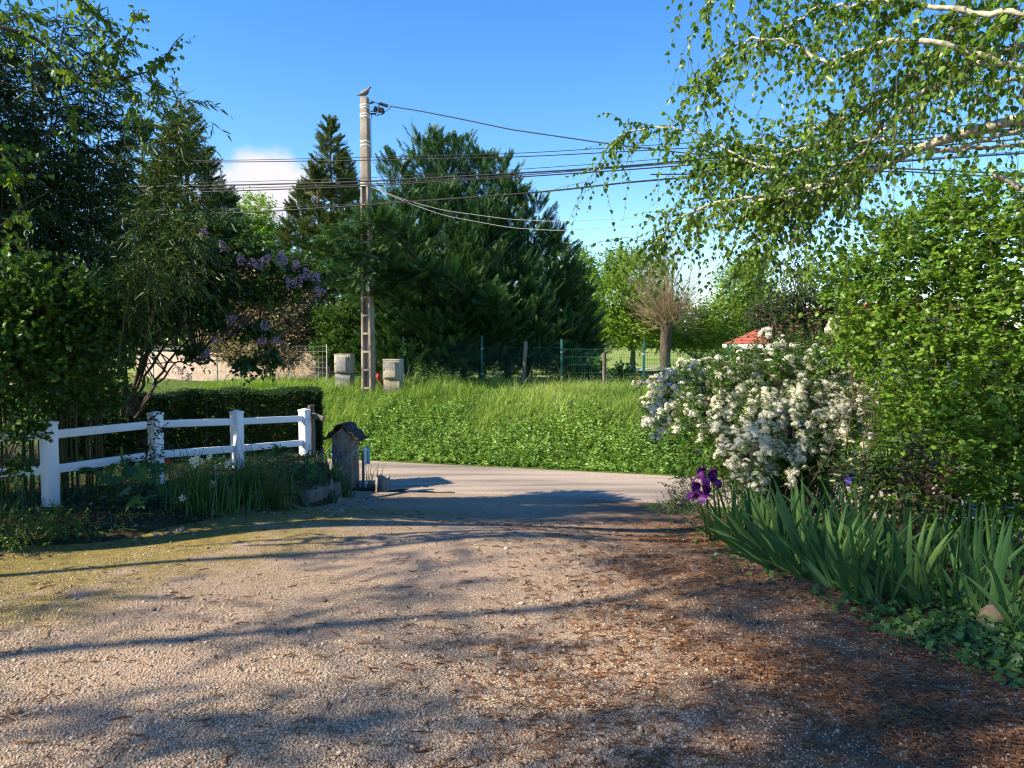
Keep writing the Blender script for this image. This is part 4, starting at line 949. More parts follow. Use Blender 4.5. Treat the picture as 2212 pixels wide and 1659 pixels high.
# pollard: stout trunk, swollen head, a ball of bare shoots
r = np.random.default_rng(51); b = at(1436, 805, 30); b[2] = float(gz(b[0], b[1])); PO = thing('pollard_tree', 'pollarded tree with a stout trunk and a ball of bare brown shoots', 'tree', b)
wd = Acc(); hd = at(1440, 688, 30); limb(wd, [b - [0, 0, .1], (b + hd) / 2, hd + [0, 0, -.05]], .2, .22, 10, 10, r, .012)
for dx, dz in ((-.28, .2), (.25, .25), (.05, .35), (-.1, .3), (.32, .05), (-.34, .02)): limb(wd, [hd + [0, 0, -.1], hd + [dx * .6, .1 * r.normal(), dz * .6], hd + [dx, .15 * r.normal(), dz]], .17, .11, 8, 8, r, .012)
wd.build('trunk', M_bark1, PO); wd = Acc()
n = 800; an = r.uniform(0, 6.283, n); el = np.clip(r.normal(.75, .55, n), -.4, 1.55); d = np.stack([np.cos(an) * np.cos(el), np.sin(an) * np.cos(el), np.sin(el)], 1); l = r.uniform(.7, 2.8, n) * (.55 + .45 * np.sin(np.clip(el, .1, 1.5)))
st = hd + d * .28 + r.normal(0, .17, (n, 3)); k = np.linspace(0, 1, 6); P = st[:, None] + d[:, None] * (l[:, None] * k)[..., None] + (r.normal(0, .2, (n, 1, 3)) * (k ** 2)[None, :, None]); P[..., 2] += .12 * (k ** 2)[None] * l[:, None]
wd.tubes(P, np.linspace(.009, .0035, 6)[None], 3, r.uniform(0, 1, n)); wd.build('bare_shoots', surfmat('bare_shoots', [(.2, .15, .09), (.36, .29, .18)], 20, .9, 0), PO)
a = Acc(); P2 = P[r.integers(0, n, 260), r.integers(2, 6, 260)]; a.inst(T_oval, P2, r.normal(0, 1, (260, 3)), np.array([0, 0, 1.]) + r.normal(0, .4, (260, 3)), .07, r.uniform(.4, 1, 260)); a.build('young_leaves', M_lime, PO)
# brown bush and green bush by the stock fence
tree('brown_bush', 'wide brownish bush with sparse beige leaves behind the lilac', 590, 812, 21.8, [ED(560, 640, 21.8, .8, .8, .75), ED(620, 660, 21.8, .8, .8, .8), ED(510, 680, 22, .6, .7, .6), ED(640, 610, 22, .6, .7, .5), ED(580, 720, 21.6, .75, .7, .5), ED(500, 610, 22, .55, .6, .5), ED(650, 720, 21.7, .5, .6, .5), ED(560, 765, 21.5, .5, .5, .32), ED(620, 770, 21.4, .45, .5, .3), ED(500, 760, 21.7, .4, .4, .35), ED(450, 740, 21.9, .4, .4, .3)], M_brown, T_small, .09, 420, 61, 'bush', .07, .3, 9, .45, (.1, .75), M_bark1, stems=9)
tree('green_bush', 'mid green bush with upright shoots left of the meter cabinet', 715, 818, 21.4, [ED(715, 690, 21.4, .45, .5, .5), ED(735, 740, 21.2, .45, .5, .5), ED(700, 760, 21.3, .4, .45, .35), ED(760, 690, 21.6, .4, .5, .6), ED(690, 690, 21.6, .3, .4, .4), ED(770, 770, 21.4, .4, .4, .4)], M_mid, T_oval, .09, 330, 62, 'bush', .05, .3, 8, .4, (.3, .8), stems=6)
tree('shrub', 'low leafy shrub behind the mesh fence at the field edge', 1255, 848, 20.6, [ED(1255, 805, 20.8, .35, .35, .3), ED(1290, 800, 20.9, .3, .35, .3), ED(1345, 808, 20.4, .35, .3, .28), ED(1225, 815, 20.8, .3, .3, .25)], M_mid, T_round, .1, 330, 63, 'bush', .03, .3, 7, .3, (.2, .8), stems=5)
# far tree line along the horizon
r = np.random.default_rng(71); a = Acc(); n = 9000; x = r.uniform(-220, 240, n); y = 150 + r.normal(0, 4, n) + 12 * np.sin(x * .03); hgt = 3.2 + 1.6 * np.sin(x * .11) + 1.1 * np.sin(x * .29 + 1) + .8 * np.sin(x * .7)
P = np.stack([x, y, r.uniform(0, 1, n) ** .8 * np.clip(hgt, 1, 9) - .2], 1); a.inst(T_round, P, r.normal(0, 1, (n, 3)), usph(r, n), r.uniform(.7, 1.5, n), np.clip(.35 + .25 * np.sin(x * .2) + r.normal(0, .15, n), 0, 1)); 
tag(a.build('treeline', M_mid, None, (0, 150, 0)), kind='stuff')

# ================================================================== birch at upper right
r = np.random.default_rng(81)
bt = onground(4.9, 3.4); BI = thing('birch_tree', 'birch with pale lichened limbs and drooping twigs of fresh leaves at upper right', 'tree', bt)
a, wd, tw = Acc(), Acc(), Acc()
limb(wd, [bt - [0, 0, .1], bt + [-.05, .05, 1.8], bt + [-.1, .1, 3.6], bt + [-.15, .1, 6.5]], .16, .1, 16, 10, r, .012)
LB = [  # (polyline of x, y, depth), start radius, end radius, leafiness
    ([(2420, 235, 4.9), (2212, 256, 5.0), (2090, 285, 5.1), (1985, 322, 5.25), (1890, 366, 5.4), (1800, 400, 5.6), (1700, 425, 5.8), (1610, 440, 6.0)], .034, .008, 1.),
    ([(2420, 280, 5.1), (2212, 282, 5.2), (2130, 300, 5.25), (2050, 322, 5.3), (1990, 330, 5.35)], .018, .006, .25),
    ([(2420, 300, 5.3), (2212, 313, 5.35), (2080, 323, 5.4), (1980, 322, 5.5), (1870, 335, 5.7), (1790, 360, 5.9)], .013, .005, .5),
    ([(1985, 322, 5.25), (1900, 330, 5.5), (1760, 390, 5.9), (1624, 356, 6.2), (1573, 323, 6.3), (1497, 287, 6.5), (1447, 275, 6.6), (1387, 277, 6.7), (1340, 290, 6.8), (1305, 322, 6.85)], .012, .003, 1.),
    ([(1890, 366, 5.4), (1760, 397, 5.7), (1674, 420, 5.9), (1540, 437, 6.2), (1474, 467, 6.3), (1415, 520, 6.35)], .014, .003, 1.2),
    ([(1900, 362, 5.4), (1810, 420, 5.8), (1707, 453, 6.1), (1674, 473, 6.2), (1640, 513, 6.3), (1600, 560, 6.35)], .013, .003, 1.1),
    ([(2420, 20, 4.4), (2212, 93, 4.5), (2100, 140, 4.6), (2010, 190, 4.75), (1960, 235, 4.9), (1880, 310, 5.1), (1820, 370, 5.3)], .02, .004, 1.1),
    ([(2300, 170, 4.4), (2086, 113, 4.5), (2026, 88, 4.55), (1949, 87, 4.65), (1879, 103, 4.75), (1782, 137, 4.9), (1726, 97, 5.0), (1640, 82, 5.1), (1570, 110, 5.2), (1510, 200, 5.25)], .017, .003, 1.1),
    ([(2420, -160, 4.6), (2250, -60, 4.8), (2140, 8, 5.0), (2060, 62, 5.1), (2000, 130, 5.2), (1940, 190, 5.3), (1860, 240, 5.4), (1780, 270, 5.6)], .024, .004, 1.2),
    ([(2420, -80, 4.5), (2200, -90, 4.8), (2000, -70, 5.1), (1800, -80, 5.4), (1650, -90, 5.6), (1560, -60, 5.7), (1530, 10, 5.7)], .02, .004, 1.2),
    ([(2420, 60, 4.2), (2250, 30, 4.3), (2120, 30, 4.5), (1990, 10, 4.7), (1880, 0, 4.9), (1760, 20, 5.1), (1690, 60, 5.2)], .018, .004, 1.3),
    ([(2420, 150, 5.6), (2240, 160, 5.8), (2140, 180, 5.9), (2060, 170, 6.0), (1960, 200, 6.2), (1840, 250, 6.4), (1700, 300, 6.6), (1560, 340, 6.8)], .016, .004, 1.),
    ([(2420, 400, 5.4), (2212, 410, 5.6), (2170, 385, 5.65), (2140, 380, 5.7)], .03, .012, .1),
    ([(2010, 320, 5.3), (1900, 300, 5.6), (1780, 310, 5.9), (1690, 330, 6.2), (1600, 340, 6.4), (1500, 380, 6.6)], .01, .003, 1.1),
]
S_all, D_all, L_all = [], [], []
for pts_, r0, r1, lf in LB:
    Q = limb(wd, [at(p[0], p[1], p[2] * .75) for p in pts_], r0, r1, 40, 7, r, .006 if r0 < .03 else .004)
    ln = np.linalg.norm(np.diff(Q, axis=0), axis=1).sum(); n = int(ln * 44 * lf)
    if n == 0: continue
    t = r.uniform(.12, 1, n) ** .8 * 39; i0 = np.clip(t.astype(int), 0, 38); B = Q[i0] + (Q[i0 + 1] - Q[i0]) * (t - i0)[:, None]
    tg = nrm(Q[i0 + 1] - Q[i0]); d = tg * .6 + r.normal(0, .6, (n, 3)) + np.array([0, 0, -.1])
    S_all.append(B); D_all.append(d); L_all.append(r.uniform(.14, .54, n) * (1.1 - .4 * t / 39))
S_all = np.concatenate(S_all); D_all = np.concatenate(D_all); L_all = np.concatenate(L_all)
px, py = proj(S_all); k = ~((px > 1880) & (py > 190) & (py < 420) & (r.uniform(0, 1, len(px)) < .8)) & ~((px < 1880) & (r.uniform(0, 1, len(px)) < .12)); S_all, D_all, L_all = S_all[k], D_all[k], L_all[k]
twigs(a, tw, r, S_all, D_all, L_all, 11, T_birch, .038, 1.6, .75, .75, None, .22, .0022, .35)
# second order hanging twigs
n = len(S_all); k = r.integers(0, n, int(n * .7)); s2 = S_all[k] + nrm(D_all[k]) * (L_all[k] * r.uniform(.4, .9, len(k)))[:, None]; s2[:, 2] -= 1.6 * (L_all[k] * .6) ** 2
twigs(a, tw, r, s2, r.normal(0, .5, (len(k), 3)) + np.array([0, 0, -.6]), r.uniform(.15, .5, len(k)), 9, T_birch, .036, .5, .8, .7, None, .22, .0018, .35)
a.build('crown', M_birchl, BI); wd.build('trunk', M_birch_bark, BI)
ct = tw; k = r.integers(0, len(s2), 150); st = s2[k]; l = r.uniform(.03, .06, 150); ct.tubes(np.stack([st, st + np.array([0, 0, -1]) * l[:, None] * .5 + r.normal(0, .004, (150, 3)), st - np.array([0, 0, 1]) * l[:, None]], 1), .0035, 5)

tw.build('twigs', M_bark1, BI)

# ================================================================== big shrub at right, dark evergreen branch behind it
r = np.random.default_rng(91); sb_ = onground(3.3, 6.6)
RS = thing('tall_shrub', 'tall loose shrub with small round bright leaves filling the right side', 'shrub', sb_); a, wd = Acc(), Acc()
EL_ = [ED(1880, 640, 6.6, .42, .5, .42), ED(1960, 560, 6.5, .42, .5, .4), ED(2060, 520, 6.4, .45, .5, .42), ED(2160, 560, 6.2, .5, .5, .5), ED(1930, 720, 6.4, .45, .5, .4), ED(2040, 680, 6.2, .5, .5, .5), ED(2150, 700, 6.0, .5, .5, .5), ED(1990, 820, 6.1, .42, .45, .42), ED(2090, 830, 5.9, .45, .45, .45), ED(2190, 850, 5.7, .45, .45, .5), ED(2070, 960, 5.7, .38, .4, .36), ED(2170, 1000, 5.5, .4, .4, .4), ED(1960, 930, 6.1, .3, .35, .3), ED(1810, 590, 6.8, .28, .3, .22), ED(1850, 740, 6.7, .25, .3, .26), ED(2080, 420, 6.4, .3, .4, .25), ED(2190, 450, 6.2, .35, .4, .3), ED(2260, 640, 6, .5, .5, .6), ED(2290, 900, 5.6, .5, .5, .6), ED(1920, 500, 6.7, .25, .3, .2), ED(2020, 450, 6.5, .2, .25, .16), ED(1990, 1060, 6.0, .35, .3, .3), ED(2100, 1100, 5.7, .35, .3, .3), ED(2200, 1120, 5.4, .35, .3, .35), ED(1900, 1040, 6.4, .3, .3, .25)]
for c, rd in EL_:
    n = int(760 * (rd[0] * rd[1] + rd[1] * rd[2] + rd[0] * rd[2]) / 3 + 12); P, d = shell(r, c, rd, n, .3)
    d = d * .7 + np.array([0, 0, .25]) + r.normal(0, .5, (n, 3)); L = r.uniform(.14, .38, n)
    twigs(a, wd, r, P - nrm(d) * L[:, None] * .5, d, L, 11, T_round, .046, .5, .9, .1, np.clip(r.uniform(.35, .6) + r.normal(0, .16, n), 0, 1), .2, .0025, .8)
for k in range(46):
    c, rd = EL_[r.integers(0, len(EL_))]; b = sb_ + np.array([r.normal(0, .45), r.normal(-.2, .35), 0]); b[2] = float(gz(b[0], b[1]))
    e = c + r.normal(0, .3, 3) * rd; limb(wd, [b, b * .5 + e * .5 + [0, 0, .35], e], .008, .002, 12, 5, r, .015)
limb(wd, [onground(3.75, 5.45), at(2190, 900, 5.6), at(2165, 700, 5.8), at(2150, 560, 5.9), at(2135, 500, 6.0)], .009, .004, 14, 6, r, .006)
limb(wd, [at(1965, 625, 6.2), at(2010, 690, 6.0), at(2040, 730, 6.0)], .007, .004, 8, 5)
a.build('foliage', M_shrub, RS); wd.build('branches', M_bark2, RS)
tree('evergreen_shrub', 'dark small leaved evergreen with arching sprays between the birch and the white shrub', 1780, 900, 9.0, [ED(1730, 640, 9, .4, .4, .16), ED(1680, 690, 9, .35, .4, .16), ED(1780, 680, 9, .4, .4, .22), ED(1760, 740, 8.8, .45, .4, .25), ED(1700, 730, 9, .3, .35, .16), ED(1830, 660, 8.8, .3, .4, .4), ED(1830, 800, 8.6, .4, .4, .4), ED(1650, 665, 9.1, .22, .3, .1), ED(1735, 590, 9.1, .2, .3, .1)], M_dark, T_small, .04, 420, 92, 'shrub', .05, .35, 14, .34, (.35, .85), stems=8)
# ================================================================== left side: bamboo, lime branches, leafy shrub, lilac, hedge
r = np.random.default_rng(101)
bb = onground(-5.0, 7.3); BB = thing('bamboo_clump', 'tall dense clump of dark green bamboo arching over the white fence at left', 'bamboo', bb); a, wd = Acc(), Acc()
def culm(base, h, lean_az, lean, nbr, vb, lo=.28):
    t = np.linspace(0, 1, 14); H = np.array([math.cos(lean_az), math.sin(lean_az), 0])
    P = base + H * (lean * h * t ** 2.4)[:, None]; P[:, 2] += h * (t - .16 * t ** 3.5 * min(1, lean * 2))
    wd.tubes(P, np.linspace(.013, .003, 14)[None], 5)
    u = r.uniform(lo, 1, nbr) * 13; i0 = np.clip(u.astype(int), 0, 12); B = P[i0] + (P[i0 + 1] - P[i0]) * (u - i0)[:, None]
    d = r.normal(0, 1, (nbr, 3)) * np.array([1, 1, .35]) + H * .35 + np.array([0, 0, .35]); Lb = r.uniform(.25, .75, nbr) * (1.1 - .5 * u / 13)
    twigs(a, wd, r, B, d, Lb, 11, T_lance, .125, .85, .5, .35, np.clip(vb + r.normal(0, .14, nbr), 0, 1), .18, .0022, .5)
for k in range(120):
    b = np.array([r.uniform(-8.6, -4.35), 0, 0]); b[1] = 7.5 + .5 * min(0, b[0] + 4.6) + r.uniform(0, .9); b[2] = float(gz(b[0], b[1]))
    edge = (b[0] + 8.6) / 4.5
    culm(b, r.uniform(4.2, 6.6) * (1 - .24 * edge), r.normal(-.9, 1.1), r.uniform(.04, .2), int(r.uniform(60, 84)), r.uniform(.15, .5), .3)
for pts_ in ([(330, 700, 7.0), (345, 450, 7.0), (385, 300, 6.9), (450, 265, 6.8)], [(330, 700, 7.2), (360, 420, 7.1), (405, 335, 7.0), (440, 345, 6.9)], [(300, 720, 7.0), (330, 430, 7.0), (380, 220, 7.0), (425, 190, 6.9)], [(300, 800, 7.1), (350, 560, 7.0), (420, 430, 7.0), (480, 470, 6.9)], [(280, 800, 7), (340, 600, 7), (400, 500, 6.9), (455, 540, 6.8)], [(280, 700, 7), (320, 420, 7), (370, 260, 6.9), (415, 280, 6.8)], [(300, 800, 6.9), (340, 640, 6.8), (390, 560, 6.8), (425, 620, 6.7)], [(250, 800, 6.6), (280, 620, 6.5), (310, 560, 6.5), (345, 640, 6.4)]):
    Q = limb(wd, [at(*p) for p in pts_], .009, .002, 24, 5, r, .004); n = 40
    u = r.uniform(.3, 1, n) * 22; i0 = u.astype(int); B = Q[i0]; tg = nrm(Q[i0 + 1] - Q[i0])
    twigs(a, wd, r, B, tg * .7 + r.normal(0, .55, (n, 3)), r.uniform(.15, .5, n), 9, T_lance, .12, .7, .5, .35, r.uniform(.25, .7, n), .18, .0018, .5)
# leafless lower stems show between bed and canopy
a.build('foliage', M_bamb, BB); wd.build('culms', surfmat('bamboo_culm', [(.03, .035, .012), (.07, .075, .025)], 12, .5, 0), BB)

r = np.random.default_rng(103)
lt = onground(-7.0, 4.9); LT = thing('lime_tree', 'lime tree branches with clusters of drooping light green young leaves at upper left', 'tree', lt); a, wd = Acc(), Acc()
limb(wd, [lt - [0, 0, .1], lt + [.1, .1, 2.5], lt + [.2, .2, 5], lt + [.2, .2, 8.5]], .2, .12, 14, 10, r, .015)
LBR = [([(-700, 150, 5.0), (-100, 40, 5.4), (120, 75, 5.7), (310, 190, 6.0), (420, 170, 6.1), (530, 150, 6.2), (590, 100, 6.3), (640, 70, 6.35)], .03, 1.),
       ([(-600, 480, 5.0), (-60, 385, 5.2), (60, 380, 5.3), (140, 405, 5.35)], .018, .9), ([(-600, 300, 5.0), (-80, 210, 5.2), (20, 330, 5.3), (70, 470, 5.35), (90, 500, 5.35)], .016, .9),
       ([(-600, 330, 4.9), (-120, 120, 5.0), (40, 40, 5.1), (120, 30, 5.15), (190, 60, 5.2)], .018, 1.2), ([(-500, 0, 5.2), (0, -80, 5.5), (220, -40, 5.8), (330, 30, 6.0), (400, 60, 6.0), (330, 130, 5.9)], .02, 1.2),
       ([(530, 150, 6.2), (560, 230, 6.2), (590, 260, 6.2)], .006, 1.), ([(310, 190, 6.0), (380, 140, 6.0), (450, 60, 6.05), (480, 20, 6.1)], .008, 1.2), ([(420, 170, 6.1), (470, 240, 6.1), (500, 270, 6.1)], .006, 1.),
       ([(-500, 640, 5.2), (-40, 520, 5.4), (60, 460, 5.5), (150, 420, 5.6), (185, 405, 5.6)], .012, .6), ([(-400, 560, 5.2), (0, 520, 5.4), (120, 540, 5.5), (240, 560, 5.6)], .01, .5), ([(150, 300, 6), (220, 260, 6.1), (300, 250, 6.1)], .008, 1.)]
XS = lambda x: x if x < 0 else x * (400 / 640.) * (1.0 if x > 300 else .98)
for pts_, r0, lf in LBR:
    Q = limb(wd, [at(XS(x), y, Y) for x, y, Y in pts_], r0, .003, 30, 6, r, .006); ln = np.linalg.norm(np.diff(Q, axis=0), axis=1).sum(); n = int(ln * 22 * lf)
    u = r.uniform(.2, 1, n) * 28; i0 = u.astype(int); B = Q[i0] + (Q[i0 + 1] - Q[i0]) * (u - i0)[:, None]; tg = nrm(Q[i0 + 1] - Q[i0])
    twigs(a, wd, r, B, tg * .5 + r.normal(0, .6, (n, 3)), r.uniform(.06, .34, n), 6, T_heart, .052, .3, .6, .95, r.uniform(.3, .9, n), .2, .002, .4)
a.build('crown', M_limed, LT); wd.build('trunk', M_bark1, LT)

def shrub(name, label, cat, base, ells, mat, tp, ls, m, tl, dens, seed, val=(.3, .7), droop=.4, side=.8, hang=.1, lo=.3, vj=.2, stems=12, wood=None, up=.25, srad=.008, twr=.002):
    r = np.random.default_rng(seed); root = thing(name, label, cat, base); a, wd = Acc(), Acc()
    for c, rd in ells:
        c = np.asarray(c); rd = np.asarray(rd); n = max(10, int(dens * (rd[0] * rd[1] + rd[1] * rd[2] + rd[0] * rd[2]) / 3)); P, d = shell(r, c, rd, n, lo); d = d * .7 + np.array([0, 0, up]) + r.normal(0, .5, (n, 3)); L = tl * r.uniform(.5, 1.35, n)
        twigs(a, wd, r, P - nrm(d) * L[:, None] * .5, d, L, m, tp, ls, droop, side, hang, np.clip(r.uniform(*val) + r.normal(0, .13, n), 0, 1), vj, twr)
    for k in range(stems):
        c, rd = ells[r.integers(0, len(ells))]; b = base + np.array([r.normal(0, .12), r.normal(0, .12), 0]); e = np.asarray(c) + r.normal(0, .3, 3) * np.asarray(rd); limb(wd, [b, b * .5 + e * .5 + [0, 0, .15 * (e[2] - b[2])], e], srad, .002, 9, 5, r, .01)
    a.build('foliage', mat, root); wd.build('stems', wood or M_bark2, root); return root
sb1 = onground(-4.75, 6.35)
shrub('leafy_shrub', 'loose leafy shrub spilling over the left end of the white fence', 'shrub', sb1, [ED(40, 700, 6.5, .55, .5, .4), ED(150, 650, 6.7, .5, .5, .35), ED(50, 815, 6.4, .36, .4, .3), ED(180, 760, 6.7, .4, .45, .36), ED(30, 925, 6.3, .16, .2, .12), ED(88, 925, 6.45, .07, .1, .1), ED(-60, 760, 6.4, .5, .5, .6), ED(200, 850, 8.2, .4, .4, .24), ED(120, 840, 7.6, .4, .4, .28), ED(230, 690, 7.0, .35, .4, .25), ED(40, 1010, 6.25, .1, .16, .07), ED(20, 600, 6.5, .45, .4, .25), ED(-120, 950, 6.2, .3, .35, .4)], M_mid, T_ivy, .042, 10, .22, 1500, 111, (.1, .5), stems=26)
shrub('ground_cover', 'low green ground cover in front of the left fence post', 'ground cover', gp(60, 1120), [ED(30, 1125, 6.0, .42, .4, .12), ED(110, 1130, 6.1, .3, .3, .1), ED(-60, 1150, 5.8, .4, .4, .14), ED(60, 1160, 5.8, .3, .25, .08), ED(160, 1150, 6.2, .18, .2, .07)], M_mid, T_small, .026, 10, .12, 1500, 112, (.35, .7), stems=14, srad=.003)

# lilac
r = np.random.default_rng(121); lb = onground(-4.35, 8.95); LI = thing('lilac', 'many stemmed lilac leaning over the hedge with purple flower heads', 'shrub', lb); a, wd, fl = Acc(), Acc(), Acc()
stems = [[(275, 900, 9), (300, 800, 9), (350, 715, 9), (420, 640, 9.1), (500, 580, 9.2), (600, 560, 9.3), (680, 585, 9.3)], [(280, 900, 9), (325, 790, 9), (380, 710, 9.1), (430, 690, 9.1), (500, 690, 9.1), (560, 705, 9.1), (600, 730, 9.1)],
         [(265, 900, 9), (270, 800, 8.9), (300, 700, 8.9), (330, 620, 8.9), (340, 560, 8.9)], [(215, 890, 9), (225, 790, 9), (215, 730, 9), (190, 680, 9)], [(235, 890, 9), (240, 800, 9), (255, 720, 9), (230, 640, 9)], [(290, 900, 9.1), (350, 800, 9.1), (400, 740, 9.0), (440, 720, 8.9), (480, 735, 8.9), (530, 780, 8.9)],
         [(270, 900, 9.2), (320, 760, 9.3), (400, 640, 9.4), (470, 560, 9.5), (540, 530, 9.5)], [(275, 900, 9.2), (310, 780, 9.3), (370, 660, 9.4), (410, 560, 9.4), (430, 500, 9.4)], [(290, 905, 9.0), (340, 830, 8.9), (385, 780, 8.8), (410, 790, 8.8), (430, 760, 8.8)], [(280, 880, 9), (330, 740, 9), (380, 680, 9), (440, 660, 9), (470, 640, 9)]]
SQ = []
for i, s_ in enumerate(stems): SQ.append(limb(wd, [at(*p) for p in s_], .032 if i in (0, 2) else .02, .004, 20, 7, r, .01))
ells = [ED(340, 590, 8.95, .55, .5, .36), ED(240, 640, 8.9, .5, .5, .4), ED(430, 555, 9.2, .6, .5, .34), ED(540, 545, 9.4, .5, .45, .24), ED(620, 580, 9.3, .42, .4, .2), ED(480, 620, 9.2, .5, .45, .26), ED(580, 630, 9.2, .35, .35, .18), ED(390, 650, 9.0, .5, .5, .28), ED(560, 715, 9.1, .28, .3, .14), ED(470, 690, 9.0, .22, .3, .14), ED(540, 785, 8.9, .2, .2, .1), ED(420, 760, 8.85, .16, .2, .13), ED(650, 610, 9.3, .22, .3, .14), ED(280, 720, 8.9, .3, .4, .2), ED(590, 770, 9.0, .14, .2, .1), ED(690, 590, 9.3, .14, .2, .1), ED(400, 490, 9.4, .4, .4, .2), ED(500, 490, 9.5, .35, .35, .14)]
for c, rd in ells:
    n = int(900 * (rd[0] * rd[1] + rd[1] * rd[2] + rd[0] * rd[2]) / 3 + 7); P, d = shell(r, c, rd, n, .3); d = d * .7 + np.array([.2, 0, .15]) + r.normal(0, .45, (n, 3)); L = r.uniform(.18, .42, n)
    twigs(a, wd, r, P - nrm(d) * L[:, None] * .6, d, L, 9, T_heart, .06, .5, .8, .3, np.clip(r.uniform(.25, .6) + r.normal(0, .13, n), 0, 1), .18, .003, .4)
    for k in range(max(2, n // 7)):
        q = SQ[r.integers(0, len(SQ))]; q0 = q[np.argmin(np.linalg.norm(q - P[k], axis=1))]; limb(wd, [q0, (q0 + P[k]) / 2 + r.normal(0, .05, 3), P[k]], .008, .002, 7, 4)
pan = [(340, 555), (350, 560), (410, 520), (440, 505), (520, 560), (560, 570), (606, 553), (545, 568), (612, 562), (640, 572), (662, 590), (575, 560), (625, 610), (645, 605), (684, 598), (690, 628), (600, 735), (566, 735), (572, 705), (430, 775), (405, 815), (385, 800), (238, 655), (263, 660), (466, 735), (500, 690), (480, 530), (268, 775), (445, 765)]
for i, (x, y) in enumerate(pan):
    c = at(x, y, 8.75 + r.normal(0, .1)); ax = nrm(np.array([r.normal(0, .5), r.normal(0, .3) - .2, -.4 if y > 690 else .8])); n = 70; t = r.uniform(0, 1, n); rad = .042 * (1 - t) ** .6 + .005
    u = usph(r, n); u = nrm(u - (u @ ax)[:, None] * ax); P = c + ax * (.12 * (t - .5))[:, None] + u * rad[:, None]; m = Acc()
    m.inst(T_small, P, u + r.normal(0, .4, (n, 3)), usph(r, n), .019, r.uniform(0, 1, n)); m.inst(T_small, P, r.normal(0, 1, (n, 3)), u, .018, r.uniform(.2, 1, n)); m.build('flower_head', M_petall, LI)
a.build('foliage', M_lil, LI); wd.build('stems', M_bark1, LI)

# clipped hedge behind the fence
r = np.random.default_rng(131); h0, h1 = at(120, 880, 9.8), at(683, 880, 11.4); h0[2] = h1[2] = 0
HG = thing('clipped_hedge', 'low dense clipped dark hedge with a flat top behind the white fence', 'hedge', (*(h0 * .5 + h1 * .5)[:2], float(gz(*(h0 * .5 + h1 * .5)[:2])))); a, wd = Acc(), Acc()
d = nrm(h1 - h0); nn = np.array([-d[1], d[0], 0]); Lh = np.linalg.norm(h1 - h0); n = 26000
u = r.uniform(0, Lh, n); fr = r.uniform(0, 1, n); v = np.where(fr < .5, -.26, np.where(fr < .78, r.uniform(-.26, .26, n), .26)) + r.normal(0, .03, n); tz = np.where((fr >= .5) & (fr < .78), 1., r.uniform(0, 1, n)); u = np.where(r.uniform(0, 1, n) < .05, Lh - np.abs(r.normal(0, .03, n)), u)
P = h0 + d * u[:, None] + nn * v[:, None]; ztp = at(400, 850, 10.5)[2] + .02 * np.sin(u * 4) + .015 * np.sin(u * 9); gb = -.3 + 0 * u; P[:, 2] = gb + (ztp - gb) * tz - np.abs(r.normal(0, .02, n))
nd = nn * np.sign(v)[:, None] + np.array([0, 0, .5]); dd = nd + r.normal(0, .6, (n, 3))
twigs(a, wd, r, P - nrm(dd) * .05, dd, r.uniform(.05, .12, n), 6, T_oval, .036, .2, .9, 0, np.clip(r.uniform(.2, .7, n), 0, 1), .2, .0018, .5)
for k in range(120):
    uu2 = r.uniform(0, Lh); b = h0 + d * uu2 + nn * r.normal(0, .08); b[2] = -.3; e = b + r.normal(0, .12, 3); e[2] = ztp.mean() - .1; limb(wd, [b, (b + e) / 2 + r.normal(0, .04, 3), e], .01, .003, 7, 4)
wd2 = Acc(); wd2.box(h0 * .5 + h1 * .5 + np.array([0, 0, .28]), (Lh / 2 - .1, .16, .45), math.atan2(d[1], d[0])); 
a.build('foliage', M_dark, HG); wd.build('stems', M_bark1, HG)

# ================================================================== white flowering shrub
def floret_dome(n=38):
    g = np.random.default_rng(5); V, Fc = [], []
    for i in range(n):
        ph = math.acos(1 - .85 * (i + .5) / n); t = i * 2.39996; c = np.array([math.sin(ph) * math.cos(t), math.sin(ph) * math.sin(t), .75 * math.cos(ph)]); nz = nrm(c + g.normal(0, .18, 3)); x = nrm(np.cross(nz, [0.3, 1, .2])); y = np.cross(nz, x); b = len(V); s = .13 + g.uniform(0, .08)
        for k in range(5):
            an = k * 1.2566 + t; V.append(c + s * (math.cos(an) * x + math.sin(an) * y) + nz * .04 * g.normal())
        Fc.append(tuple(range(b, b + 5)))
    V = np.array(V); return T(np.stack([V[:, 0], V[:, 2], V[:, 1]], 1), [f[::-1] for f in Fc])       # dome axis along y
T_dome = floret_dome()
r = np.random.default_rng(141); wb = onground(2.75, 7.7); WS = thing('white_flowering_shrub', 'arching shrub covered in cascading clusters of white flowers beside the drive', 'shrub', wb); a, wd, fl = Acc(), Acc(), Acc()
tips = []
